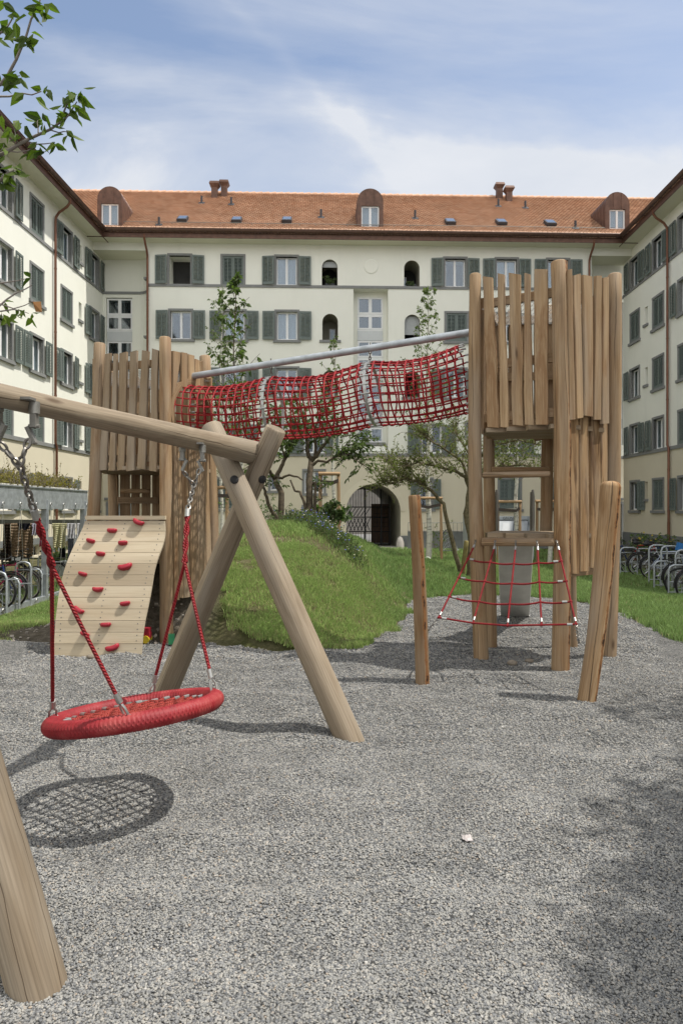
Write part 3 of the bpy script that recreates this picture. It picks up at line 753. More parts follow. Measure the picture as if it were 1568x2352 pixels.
# arch moulding round the gateway
rr=(ax1-ax0)/2; cxx=(ax0+ax1)/2; czz=az1-rr; n=24
for k in range(n):
    a,b=math.pi*k/n,math.pi*(k+1)/n
    w_=.30
    mb.quad((cxx+rr*math.cos(a),-.05,czz+rr*math.sin(a)),(cxx+(rr+w_)*math.cos(a),-.004,czz+(rr+w_)*math.sin(a)),(cxx+(rr+w_)*math.cos(b),-.004,czz+(rr+w_)*math.sin(b)),(cxx+rr*math.cos(b),-.05,czz+rr*math.sin(b)),1)
# corner bays: recessed wall, curved cheek, lintel and ceiling
RD=1.35
for side in(-1,1):
    if side<0: xe,xa,xb=XL,fx(307),fx(225)-.6
    else: xe,xa,xb=XR,fx(1390),fx(1446)+.9
    n=8; pr=None
    for k in range(n+1):
        t=k/n*math.pi/2; x=xe+(xa-xe)*(1-math.cos(t)); y=RD*math.sin(t)
        if pr:
            for za,zb2,m in((BZ,BAND,1),(BAND,14.75,0)): mb.quad((pr[0],pr[1],za),(x,y,za),(x,y,zb2),(pr[0],pr[1],zb2),m)
        pr=(x,y)
    mb.box2((xe,-.0,14.75),(xb,.3,SOFZ),0)
    mb.quad((xe,0,14.74),(xb,0,14.74),(xb,RD+.5,14.74),(xe,RD+.5,14.74),4)
wall=mb.build('wall',[M['plast'],M['plast2'],M['room'],M['room_l'],M['soff'],M['room_l']],back,local=True)
for (x,z,w,h,kind,sl,curt,sw,refl) in wins:
    dark=abs(x-fx(413))<.1 and z>12
    o=window(back,x,z,w,h,kind,sl,curt,sw,'glass' if (z>5 or curt) else 'glass_d',sash=not dark)
    if dark:
        c_=inst('sash_frame',sash_me(.5,WH,False),o,(-.44,.34,0),(0,0,R(80))); inst('pane',pane_me(.5,WH,'glass'),c_)
# window standing open in the first column of the top floor: dark inside
# corner bay stair windows + centre stair window
def stair_window(bld, xa, xb, y, ztop, zbot, name='stair_window'):
    fr=MB(); spn=MB(); pn=MB(); z=ztop; t=.085
    xm=(xa+xb)/2
    while z>zbot+.3:
        for hgt in(.86,.74):
            zb=max(z-hgt,zbot)
            for a,b in((xa,xm),(xm,xb)):
                fr.box2((a,y-.05,zb),(a+t,y,z)); fr.box2((b-t,y-.05,zb),(b,y,z)); fr.box2((a+t,y-.05,zb),(b-t,y,zb+t)); fr.box2((a+t,y-.05,z-t),(b-t,y,z))
                pn.box2((a+t,y-.025,zb+t),(b-t,y-.018,z-t))
            z=zb-.07
            fr.box2((xa,y-.03,z),(xb,y-.002,z+.07))
            if z<zbot+.3: break
        if z<zbot+.3: break
        spn.box2((xa,y-.045,z-.50),(xb,y-.004,z)); z-=.52
    o=fr.build(name,M['white'],bld,local=True); pn.build('pane',M['glass'],o,local=True); spn.build('spandrel_panel',M['spand'],o,local=True)
    return o
stair_window(back,sx0,sx1,.55,fz(850,676),fz(850,1014))
mb=MB(); mb.box2((sx0-.12,.30,fz(850,1021)),(sx1+.12,.56,fz(850,1014.5))); mb.build('stair_sill',M['stone'],back,local=True)
for side in(-1,1):
    if side<0: xa,xb,xo0,xo1=fx(307)-.0,fx(225)-.6,-999,0
    else: xa,xb=fx(1390),fx(1446)+.9
    lo,hi=min(xa,xb),max(xa,xb)
    if side<0: wx0,wx1=fx(245)*1.037,fx(305)*1.037
    else: wx0,wx1=fx(1392)*1.037,fx(1434)*1.037
    mb=MB()
    o2=[dict(x0=wx0,x1=wx1,z0=5.05,z1=12.75,dp=.8)]
    if side<0: dx0,dx1=wx0+.15,wx0+1.15; wx=(wx0+.1,wx0+.55)
    else: dx0,dx1=wx1-1.1,wx1-.1; wx=(wx1-.75,wx1-.2)
    o2+= [dict(x0=dx0,x1=dx1,z0=BZ,z1=1.85,dp=.25,mb=3),dict(x0=wx[0],x1=wx[1],z0=2.2,z1=3.45,dp=.5)]
    walls(mb,lo,hi,BZ,14.75,o2)
    mb.V=[(x,y+RD,z) for x,y,z in mb.V]
    mb.build('bay_wall',[M['plast'],M['plast2'],M['room'],M['doorg']],back,local=True)
    stair_window(back,wx0+.02,wx1-.02,RD+.14,12.72,5.1)
    mb=MB()
    for a in(dx0-.16,dx1): mb.box2((a,RD-.04,BZ),(a+.16,RD+.25,1.85))
    mb.box2((dx0-.16,RD-.045,1.85),(dx1+.16,RD+.25,2.0)); mb.build('door_frame',M['stone'],back,local=True)
    mb=MB(); mb.box2((dx0,RD+.2,BZ),(dx1,RD+.24,1.85)); mb.build('door',M['doorg'],back,local=True)
    w_=wx[1]-wx[0]
    o=inst('window',sill_me(w_),back,((wx[0]+wx[1])/2,RD,2.22)); inst('sash_frame',sash_me(w_,1.23,False),o); inst('pane',pane_me(w_,1.23,'glass_d'),o)
    mb=MB(); mb.box2((min(xa,xb)-.0,RD-.05,12.93),(max(xa,xb),RD+.0,13.06)); mb.box2((min(xa,xb),RD-.05,BAND-.07),(max(xa,xb),RD,BAND+.07)); mb.build('bay_string_course',M['stone'],back,local=True)
    mb=MB()
    for zc in(13.0,BAND):
        pr=None; xe=XL if side<0 else XR; xq=fx(307) if side<0 else fx(1390)
        for k in range(9):
            t=k/8*math.pi/2; x=xe+(xq-xe)*(1-math.cos(t)); y=RD*math.sin(t)-.05
            if pr:
                mb.quad((pr[0],pr[1],zc-.07),(x,y,zc-.07),(x,y,zc+.07),(pr[0],pr[1],zc+.07)); mb.quad((pr[0],pr[1],zc+.07),(x,y,zc+.07),(x,y+.06,zc+.07),(pr[0],pr[1]+.06,zc+.07))
            pr=(x,y)
    for zz in (13.5,10.5,7.6):
        if side<0: mb.box2((fx(326),.30,zz-.1),(fx(326)+.25,.62,zz))
    mb.build('curved_string_course',M['stone'],back,local=True)
mb=MB()
mb.box2((XL,-.045,12.92),(XR,-.003,13.055)); mb.build('upper_string_course',M['stone'],back,local=True)
mb=MB(); mb.box2((XL,-.06,BAND-.085),(XR,-.003,BAND+.075)); mb.build('lower_string_course',M['stone'],back,local=True)
mb=MB(); mb.box2((XL,-.05,BZ),(ax0-.004,-.003,.22)); mb.box2((ax1+.004,-.05,BZ),(XR,-.003,.22)); mb.build('plinth',M['plinth'],back,local=True)
eaves(back,fx(232)-.5,fx(1446)+.6,.72,1.6)
# niche contents: rails, sills, blinds, doors
for i,(x,z,row,px) in enumerate(nich):
    if row in(1,2):
        mb=MB(); mb.box2((x-.55,-.07,z-.13),(x+.55,.1,z-.003)); mb.build('niche_sill',M['stone'],back,local=True)
    if i in(3,0):
        mb=MB(); zt=z+1.30; zb=z+(.35 if i==3 else 1.0)
        k=zb
        while k<zt: mb.box2((x-.39,.18,k),(x+.39,.20,k+.045)); k+=.05
        mb.build('roller_blind',M['blind'],back,local=True)
    if i in(2,4,1):
        mb=MB(); mb.box2((x-.02 if i!=1 else x-.35,1.42,z+.2),(x+.3 if i!=1 else x-.1,1.49,z+.95)); o=mb.build('loggia_window',M['white'],back,local=True)
        mb=MB(); mb.box2((x+.03 if i!=1 else x-.31,1.40,z+.25),(x+.25 if i!=1 else x-.14,1.418,z+.9)); mb.build('pane',M['glass_d'],o,local=True)
# roof
roof,(RO,RU,RN)=roof_plane(back,fx(100)-3,fx(1568)+3,.72,.755,6.0)
def roof_pt(px,py):
    """local point of the roof plane seen at a photo position"""
    d=P(px,py,1)-Vector((0,0,CAMZ)); rot=Matrix.Rotation(-TH,3,'Z')
    o=rot@(Vector((0,0,CAMZ))-Vector((0,D0,0))); d=rot@d
    t=(RO-o).dot(RN)/d.dot(RN); return o+d*t
def dormer(px0,px1,pyt,pyb,wx0,wx1,wyt,wyb):
    b=roof_pt((px0+px1)/2,pyb); dpt=b.y; sc=(D0+dpt)/F*1.0
    w=(px1-px0)*sc; zt=CAMZ+(HZ-pyt)*fD((px0+px1)/2)/D0*(D0+dpt)/F
    x=b.x; r=w/2; zc=zt-r; n=14; y0=b.y; zb=b.z-.02
    prof=[(x+r,zb)]+[(x+r*math.cos(math.pi*k/n),zc+r*math.sin(math.pi*k/n)) for k in range(n+1)]+[(x-r,zb)]
    ww=(wx1-wx0)*sc/2; wz0,wz1=zb+.05,zb+(pyb-wyt)*sc
    mb=MB()
    def yr(z): return RO.y+(z-RO.z)/.755+.08
    for k in range(len(prof)-1):
        p,q=prof[k],prof[k+1]
        mb.quad((p[0],y0,p[1]),(p[0],max(yr(p[1]),y0+.01),p[1]),(q[0],max(yr(q[1]),y0+.01),q[1]),(q[0],y0,q[1]))
    # front with window hole: top segment polygon + side strips
    arc=[p for p in prof if p[1]>=zc-1e-6]
    mb.add([(p[0],y0,p[1]) for p in arc]+[(x-r,y0,wz1),(x+r,y0,wz1)],[tuple(range(len(arc)+2))])
    mb.quad((x-r,y0,zb),(x-ww,y0,zb),(x-ww,y0,wz1),(x-r,y0,wz1)); mb.quad((x+ww,y0,zb),(x+r,y0,zb),(x+r,y0,wz1),(x+ww,y0,wz1))
    for s in(-1,1): mb.quad((x+s*ww,y0,zb),(x+s*ww,y0+.14,zb),(x+s*ww,y0+.14,wz1),(x+s*ww,y0,wz1))
    mb.quad((x-ww,y0,wz1),(x+ww,y0,wz1),(x+ww,y0+.14,wz1),(x-ww,y0+.14,wz1))
    # standing seams
    for a in(-.33,.33): mb.box2((x+a*r-.01,y0-.02,wz1+.02),(x+a*r+.01,y0,zc+r*math.sqrt(1-a*a)-.01))
    for y in(.35,.7,1.1,1.5,1.9):
        for k in range(1,n+1):
            p,q=prof[k],prof[k+1]
            if y0+y<min(yr(p[1]),yr(q[1])): mb.tube([(p[0],y0+y,p[1]),(q[0],y0+y,q[1])],.02,4,caps=False)
        zz=RO.z+(y0+y-RO.y-.08)*.755
        for s in(-1,1):
            if zz<zc: mb.tube([(x+s*r,y0+y,zz),(x+s*r,y0+y,zc)],.02,4,caps=False)
    d=mb.build('dormer',M['copper'],roof,30,local=True)
    mb=MB(); t=.07
    mb.box2((x-ww,y0+.08,zb),(x-ww+t,y0+.14,wz1)); mb.box2((x+ww-t,y0+.08,zb),(x+ww,y0+.14,wz1)); mb.box2((x-ww+t,y0+.08,zb),(x+ww-t,y0+.14,zb+.12)); mb.box2((x-ww+t,y0+.08,wz1-t),(x+ww-t,y0+.14,wz1)); mb.box2((x-.055,y0+.078,zb+.12),(x+.055,y0+.138,wz1-t))
    mb.build('dormer_window',M['white'],d,local=True)
    mb=MB(); mb.box2((x-ww+.05,y0+.10,zb+.1),(x+ww-.05,y0+.108,wz1-.05)); mb.build('pane',M['glass'],d,local=True)
    mb=MB(); mb.box2((x-ww,y0+.35,zb),(x+ww,y0+.36,wz1)); mb.build('curtain',M['curt'],d,local=True)
dormer(224,280,427,519,236,275,466,515)
dormer(820,880,432,522,829,870,471,521)
dormer(1389,1446,440,527,1399,1436,478,524)
for i,(px,py,h) in enumerate(((493,453,.95),(515,450,.95),(1146,455,.95),(1168,461,.85))):
    p=roof_pt(px,py); mb=MB(); mb.box2((p.x-.17,p.y-.16,p.z-.2),(p.x+.17,p.y+.16,p.z+h*.55))
    z=p.z+h*.55
    a=[(p.x+sx*.17,p.y+sy*.16,z) for sx,sy in((-1,-1),(1,-1),(1,1),(-1,1))]; b=[(p.x+sx*.29,p.y+sy*.27,z+.2) for sx,sy in((-1,-1),(1,-1),(1,1),(-1,1))]; c=[(p.x+sx*.24,p.y+sy*.22,z+.34) for sx,sy in((-1,-1),(1,-1),(1,1),(-1,1))]
    for q,w in((a,b),(b,c)):
        for k in range(4): mb.quad(q[k],q[(k+1)%4],w[(k+1)%4],w[k])
    mb.quad(*c); mb.build('chimney',M['copper'],roof,local=True)
for px,py,h in ((365,517,.42),(463,467,.42),(531,470,.42),(737,500,.45),(953,502,.45),(1144,474,.42),(1206,478,.42),(1321,525,.42)):
    p=roof_pt(px,py); mb=MB(); mb.tube([p-Vector((0,0,.1)),p+Vector((0,0,h))],.06,10); mb.box(p+RN*.03,(.32,.34,.03),rot=Matrix.Rotation(math.atan(.755),3,'X')); mb.build('vent_pipe',M['leadd'],roof,local=True)
for px,py in ((420,507),(544,509),(659,509),(1033,513),(1150,514),(1262,516)):
    p=roof_pt(px,py); rt=Matrix.Rotation(math.atan(.755)*.95,3,'X'); mb=MB(); mb.box(p+RN*.10,(.50,.72,.16),rot=rt); o=mb.build('skylight',M['leadd'],roof,local=True)
    mb=MB(); mb.box(p+RN*.10+rt@Vector((0,.03,.088)),(.40,.60,.012),rot=rt); mb.build('pane',M['glass_s'],o,local=True)
mb=MB()
for t in(.55,.62):
    a=RO+RU*t+RN*.12; mb.tube([(fx(290),a.y,a.z),(fx(1380),a.y,a.z)],.008,5)
x=fx(290)
while x<fx(1380):
    a=RO+RU*.55; mb.tube([(x,a.y,a.z),(x,a.y+.02,a.z+.16)],.012,4); x+=.8
mb.build('snow_guard',M['galv_dark'],roof,local=True)
downpipe(back,fx(340),.72); downpipe(back,fx(1351),.72)
# passage end wall door and gate
gx0,gx1=ax0,ax1
gate=thing('gate','black iron gate with zigzag bars inside the arched gateway','gate',tuple(abs_loc(back)@Vector((cxx,2.6,-.40))),TH)
mb=MB()
gl=lambda px:(fx(px)-cxx)*1.03
H=az1+.40-.02
def gbar(a,b,t=.022): mb.tube([(a[0],0,a[1]),(b[0],0,b[1])],t,5)
xs_=-rr+.03; xe_=gl(905)
for x in frange(xs_,xe_,.15):
    top=H-rr+math.sqrt(max(0,rr*rr-x*x))-.03
    gbar((x,H-1.15),(x,top),.012); gbar((x,0.05),(x,.75),.012)
for z in(.05,.75,1.55,H-1.15): gbar((xs_,z),(xe_,z),.03)
for x in(xs_,gl(846),xe_,gl(885)): gbar((x,0),(x,H-rr+math.sqrt(max(0,rr*rr-x*x))-.02),.045)
for k in range(6):
    x=xs_+.08+k*.2; gbar((x,.8),(x+.32 if k%2 else x-.0+.32,1.5)); gbar((x+.3,.8),(x,1.5)); gbar((x,1.6),(x+.3,H-1.2))
mb.build('bars',M['gate'],gate,local=True)
hs=thing('street_house','pale house front across the street seen through the gateway','building',tuple(abs_loc(back)@Vector((cxx,19,-.4))),TH)
mb=MB(); mb.box2((-9,0,0),(9,.4,9)); mb.build('wall',M['kerb'],hs,local=True)
pd=thing('passage_door','brown wooden door with dark grille on the right inside the gateway','door',tuple(abs_loc(back)@Vector((gl(893)+cxx,5.2,-.40))),TH)
mb=MB(); mb.box2((-.55,0,0),(.6,.06,2.3)); mb.build('panel',M['woodd'],pd,local=True)
mb=MB()
for k in range(5): mb.box2((-.42+k*.21,-.03,.9),(-.40+k*.21,-.003,2.1))
for k in range(5): mb.box2((-.42,-.032,.95+k*.26),(.44,-.004,.97+k*.26))
mb.build('grille',M['gate'],pd,local=True)
bo=MB(); bo.tube([abs_loc(back)@Vector((ax1-.05,-.25,-.55)),abs_loc(back)@Vector((ax1-.05,-.25,-.1)),abs_loc(back)@Vector((ax1-.05,-.22,.12)),abs_loc(back)@Vector((ax1-.05,-.2,.2))],[.22,.2,.13,.03],10)
tag(bo.build('guard_stone',M['kerb'],smooth=50),'rounded stone guard at the right foot of the gateway arch','guard stone')

# --- wings
def wing(name,label,ox,rz,xr,slope_dx,cols,slits,dps,sign):
    b=thing(name,label,'building',(ox,0,0),rz)
    ops=[];ws=[]
    for yy,kinds in cols:
        for row,k in kinds.items():
            x=yy*sign; w=1.05
            z=ROWS[row] if row>=0 else 1.55
            ops.append(dict(x0=x-w/2,x1=x+w/2,z0=z,z1=z+WH,dp=.8)); ws.append((x,z,w,WH,k,row not in(0,3)))
    for yy,zs in slits:
        for z in zs: ops.append(dict(x0=yy*sign-.17,x1=yy*sign+.17,z0=z,z1=z+.85,dp=.45,mb=5))
    for yy,_ in cols: ops.append(dict(x0=yy*sign-.5,x1=yy*sign+.5,z0=-.35,z1=.05,dp=.3))
    mb=MB(); walls(mb,xr[0],xr[1],BZ,SOFZ,ops)
    mb.build('wall',[M['plast'],M['plast2'],M['room'],M['room_l'],M['soff'],M['plast']],b,local=True)
    for (x,z,w,h,k,sl) in ws: window(b,x,z,w,h,k,sl,random.random()<.25,.62,'glass_d')
    for yy,zs in slits:
        for z in zs:
            mb=MB(); mb.box2((yy*sign-.26,-.08,z-.13),(yy*sign+.26,.05,z-.003)); mb.build('slit_sill',M['stone'],b,local=True)
    mb=MB(); mb.box2((xr[0],-.045,12.92),(xr[1],-.003,13.055)); mb.build('upper_string_course',M['stone'],b,local=True)
    mb=MB(); mb.box2((xr[0],-.06,BAND-.085),(xr[1],-.003,BAND+.075)); mb.build('lower_string_course',M['stone'],b,local=True)
    segs=[]; last=xr[0]
    for o in sorted([o for o in ops if o['z0']<0],key=lambda o:o['x0']): segs.append((last,o['x0'])); last=o['x1']
    segs.append((last,xr[1])); mb=MB()
    for a,c in segs: mb.box2((a,-.05,BZ),(c,-.003,.12))
    mb.box2((xr[0],-.055,.12),(xr[1],-.003,.38)); mb.build('plinth',M['plinth'],b,local=True)
    e0,e1=(xr[0],35.2) if sign>0 else (-35.2,xr[1])
    eaves(b,e0,e1,.75); roof_plane(b,e0,e1,.75,.755,5.5,ridge=False)
    for d_ in dps: downpipe(b,d_*sign,.75,base=0,elbow=.12)
    return b
LW=wing('apartment_building','sunlit cream apartment wing along the left side of the courtyard','x',0,0,0,[],[],[],1) if False else None
O='open';Cc='closed'
wl=wing('apartment_building','sunlit cream apartment wing closing the left side of the courtyard',-13.5,math.atan2(1,.026),(-6,36.6),.026,
  [(26.0,{3:O,2:O,1:O,0:Cc,-1:O}),(28.6,{3:Cc,2:Cc,1:O,0:Cc,-1:O}),(31.5,{3:O,2:Cc,1:O,0:O,-1:O}),(34.8,{3:O,2:O,1:O,0:O,-1:Cc}),(22.4,{3:O,2:O,1:O,0:O}),(18.5,{3:O,2:O,1:O,0:O})],
  [(33.05,(13.55,10.75,7.75,4.95,2.1))],[30.1,17],1)
wr=wing('apartment_building','shaded cream apartment wing closing the right side of the courtyard',14.38,math.atan2(-1,-.02),(-36.6,6),.02,
  [(35.1,{3:O,2:Cc,1:'left',0:O,-1:'right'}),(32.4,{3:O,2:Cc,1:Cc,0:'left',-1:Cc}),(29.8,{3:O,2:O,1:Cc,0:Cc,-1:O}),(26,{3:O,2:O,1:O,0:O}),(22,{3:O,2:O,1:O,0:O})],
  [(33.75,(13.55,10.75,7.75,4.95,2.1))],[31.2,17],-1)

# ------------------------------------------------------------------ swing
def logtube(mb,p,q,r0,r1,n=18,seg=10,wob=.035,m=0,bend=None,uoff=None):
    p=Vector(p);q=Vector(q); pts=[];rad=[]
    for k in range(seg+1):
        t=k/seg; c=p.lerp(q,t)
        if bend: c=c+Vector(bend)*math.sin(math.pi*t)
        pts.append(c); rad.append(r0+(r1-r0)*t)
    # softened end edges
    d=(pts[-1]-pts[-2]).normalized(); rad2=rad[:]; 
    pts=[pts[0]]+pts[1:-1]+[pts[-1]-d*.012,pts[-1]]; rad=rad[:-1]+[rad[-1],rad[-1]-.012]
    mb.tube(pts,rad,n,m,True,wob,uoff=uoff)
sw=thing('swing_frame','pale log A-frame swing stand with a round top beam across the foreground','swing frame',(-.7,4,0))
def beam_pt(px):  # beam runs straight from its far end towards the left picture edge, level at 2.05 m
    inv=(.3636-.000329*(px-30)); d=1/inv; return d
E=Vector((-.70,5.60,2.058)); W_=Vector((-1.34,2.68,2.046))
mb=MB(); pts=[];rad=[]
for k in range(15):
    t=k/14; pts.append(E.lerp(W_,t)); rad.append([.100,.096,.090,.084,.079,.075,.071,.068,.064,.060,.057,.054,.051,.049,.047][k])
pts+=[Vector((-1.44,2.42,2.05)),Vector((-1.60,2.12,2.06))]; rad+=[.047,.047]
pts=[pts[0],pts[0].lerp(pts[1],.06)]+pts[1:]; rad=[.088,.099]+rad[1:]
mb.tube(pts,rad,24,0,True,.03); mb.build('beam',M['log'],sw,50)
def leg(p,q,r0,r1,bolts=(),bend=None):
    mb=MB(); logtube(mb,p,q,r0,r1,22,14,.03,bend=bend); o=mb.build('leg',M['log'],sw,50)
    return o
l1=leg((.105,4.74,-.12),(-1.043,5.45,2.263),.098,.088)
l2=leg((-1.60,6.05,-.12),(-.511,5.36,2.237),.105,.082)
l3=leg((-.992,2.29,-.10),(-1.975,2.74,2.35),.094,.082)
l4=leg((-2.6,3.3,-.1),(-1.25,2.25,2.35),.10,.088)
def bolt(p,d,par):
    mb=MB(); d=Vector(d).normalized(); p=Vector(p); mb.tube([p,p+d*.012,p+d*.02],[.034,.032,.018],14); mb.build('bolt_cap',M['rubber'],par,40)
def on_leg(p,q,r,px,py):
    """bolt on the camera-facing side of a leg axis point nearest the photo position"""
    p=Vector(p);q=Vector(q); best=min((k/200 for k in range(201)),key=lambda t:abs((HZ-(p.lerp(q,t).z-CAMZ)*F/p.lerp(q,t).y)-py))
    c=p.lerp(q,best); dv=(Vector((0,0,CAMZ))-c); ax=(q-p).normalized(); dv=(dv-ax*dv.dot(ax)).normalized(); sx=P(px,py,c.y)
    return c+dv*r, dv
pp,dv=on_leg((.105,4.74,-.12),(-1.043,5.45,2.263),.090,533,1111); bolt(pp,dv,l1)
pp,dv=on_leg((-1.60,6.05,-.12),(-.511,5.36,2.237),.084,612,1095); dv=(dv+Vector((.9,0,0))).normalized(); bolt(pp+Vector((.055,.02,.0)),dv,l2)

# nest swing ---------------------------------------------------------
def chain(mb,a,b,link=.05,r=.0062):
    a=Vector(a);b=Vector(b); L=(b-a).length; n=max(2,int(L/(link*.72))); t=(b-a).normalized()
    ref=Vector((1,0,0)) if abs(t.x)<.8 else Vector((0,1,0)); nx=t.cross(ref).normalized(); ny=t.cross(nx)
    for k in range(n):
        c=a.lerp(b,(k+.5)/n); s=nx if k%2 else ny; hl=link*.5; hw=link*.27
        s=(s+ (ny if k%2 else nx)*random.uniform(-.25,.25)).normalized()
        pts=[]
        for j in range(12):
            an=2*math.pi*j/12; pts.append(c+t*hl*math.cos(an)*(1.0)+s*hw*math.sin(an))
        mb.tube(pts,r,5,closed=True)
def rope(mb,a,b,r,n=8,sag=0,seg=6,uoff=None):
    a=Vector(a);b=Vector(b); pts=[a.lerp(b,k/seg)-Vector((0,0,sag*math.sin(math.pi*k/seg))) for k in range(seg+1)]
    mb.tube(pts,r,n)
def twist(mb,a,b,r,turns,off=.011,seg=40,ph0=0):
    a=Vector(a);b=Vector(b); t=(b-a).normalized(); nx=t.cross(Vector((0,1,0))).normalized(); ny=t.cross(nx)
    for s in(0,math.pi):
        mb.tube([a.lerp(b,k/seg)+(nx*math.cos(ph0+s+turns*2*math.pi*k/seg)+ny*math.sin(ph0+s+turns*2*math.pi*k/seg))*off for k in range(seg+1)],r,8)
SC=P(312,1634,3.68); SN=Vector((-.134,.125,.98)).normalized(); SR=.425; SRT=.0435
sa=Vector((1,0,0)); sa=(sa-SN*sa.dot(SN)).normalized(); sb=SN.cross(sa)
ns=thing('nest_swing','round red rope nest swing seat tilting on ropes and chains under the beam','swing',tuple(SC))
mb=MB(); nR,nT=540,30
vs_=[];fs_=[];us_=[]
for i in range(nR):
    a=2*math.pi*i/nR; rd=sa*math.cos(a)+sb*math.sin(a)
    for j in range(nT):
        b=2*math.pi*j/nT
        w_=abs(math.sin(i*math.pi/4.0+2.0*math.sin(b*4))); rr_=SRT+.0085*(w_-.6)
        vs_.append(SC+rd*(SR+rr_*math.cos(b))+SN*rr_*math.sin(b))
for i in range(nR):
    i2=(i+1)%nR
    for j in range(nT):
        j2=(j+1)%nT; fs_.append((i*nT+j,i2*nT+j,i2*nT+j2,i*nT+j2)); u=SR*2*math.pi*i/nR; us_.append([(u,j*.0116),(u+.008,j*.0116),(u+.008,j*.0116+.0116),(u,j*.0116+.0116)])
mb.add(vs_,fs_,us_)
def ringmat():
    m,nt,b=nt_mat('braided_ring'); uv=coord(nt,'UV'); c=coord(nt)
    sp=nd(nt,'ShaderNodeSeparateXYZ'); nt.links.new(uv,sp.inputs[0])
    f=noise(nt,c,7,4,.65); col=ramp(nt,f,[(.30,(.15,.005,.008)),(.52,(.25,.010,.015)),(.72,(.33,.055,.05))])
    nt.links.new(col,b.inputs['Base Color']); b.inputs['Roughness'].default_value=.62
    bump(nt,b,noise(nt,mapping(nt,uv,(160,40,1)),1,3),.4,.003); return m
mb.build('rope_ring',ringmat(),ns,60)
def rp(ang,rad=SR,h=0): return SC+(sa*math.cos(R(ang))+sb*math.sin(R(ang)))*rad+SN*h
# seat net: two crossing families of cords inside the ring
mb=MB(); fer=MB(); ri=SR-SRT-.035
dirs=(56,-34); sp_=.068
for di,ang in enumerate(dirs):
    t=sa*math.cos(R(ang))+sb*math.sin(R(ang)); n_=sa*math.cos(R(ang+90))+sb*math.sin(R(ang+90))
    k=-6
    while k<=6:
        off=k*sp_; hl=math.sqrt(max(0,ri*ri-off*off))
        if hl>.1:
            pts=[]
            for q in range(13):
                s=-hl+2*hl*q/12; sag=.012*(1-(s*s+off*off)/(ri*ri)); pts.append(SC+t*s+n_*(off+.006*math.sin(q*2.1+k))-SN*(-.006+sag+.004*((q+k+di)%2)))
            mb.tube(pts,.0085,6)
            for s in(-1,1):
                e=pts[0] if s<0 else pts[-1]; fer.tube([e,e+t*s*.045],.011,8)
        k+=1
mb.build('seat_net',M['rope_worn'],ns,50); fer.build('ferrule',M['steel'],ns,40)
HL=P(30,950,2.75)+Vector((0,0,0)); HRp=P(438,1040,4.35)
att={a:rp(a,SR,SRT) for a in(188,-79,94,18)}
def hanger(top, sleeve, knot, pts_, side):
    # cast hinge under the beam
    mb=MB()
    for dx in(-.035,.05):
        c=top+Vector((dx*1.3,dx*.9,.0)); mb.tube([c+Vector((0,0,.055)),c+Vector((0,0,.006))],.022,12); mb.box(c+Vector((0,0,-.022)),(.024,.034,.056)); mb.tube([c+Vector((-.022,0,-.045)),c+Vector((.022,0,-.045))],.009,8); mb.box(c+Vector((-.012*(1 if dx>0 else -1),0,-.082)),(.016,.027,.075),rot=Matrix.Rotation(R(25 if dx<0 else -25),3,'Y'))
    mb.box(top+Vector((.01,.0,.06)),(.14,.055,.010)); mb.build('swing_hinge',M['hinge'],ns,35)
    mb=MB(); chain(mb,top+Vector((.05,.03,-.10)),top+Vector((.02,.01,-.21)),.042); chain(mb,top+Vector((-.04,-.03,-.12)),top+Vector((.02,.01,-.21)),.042); chain(mb,top+Vector((.02,.01,-.2)),sleeve,.046); mb.build('chain',M['chain'],ns,50)
    d=(knot-sleeve).normalized(); mb=MB(); mb.tube([sleeve-d*.0,sleeve+d*.052],.0165,14); mb.build('sleeve',M['steel'],ns,40)
    mb=MB(); twist(mb,sleeve+d*.045,knot,.0095,1.5,.0092)
    for p in pts_:
        dd=(p-knot).normalized(); e=p-dd*.075
        mb.tube([knot+(e-knot)*(k/8)-Vector((0,0,.004*math.sin(math.pi*k/8))) for k in range(9)],.0098,8)
    mb.build('rope',M['rope'],ns,60)
    for p in pts_:
        dd=(p-knot).normalized(); mb=MB(); mb.tube([p-dd*.115,p-dd*.065],.0155,10)
        # bow shackle
        s_=dd.cross(SN); s_=s_.normalized() if s_.length>1e-3 else Vector((1,0,0))
        for s in(-1,1): mb.tube([p-dd*.055+s_*s*.006,p-dd*.035+s_*s*.018,p-dd*.005+s_*s*.018,p+dd*.02+s_*s*.016],.0065,6)
        mb.tube([p+s_*.026+dd*.01,p-s_*.026+dd*.01],.009,8); mb.build('shackle',M['steel'],ns,50)
hanger(HL,P(77,1170,2.93),P(119,1300,3.12),[att[188],att[-79]],-1)
hanger(HRp,P(431,1170,4.17),P(424,1292,4.02),[att[94],att[18]],1)

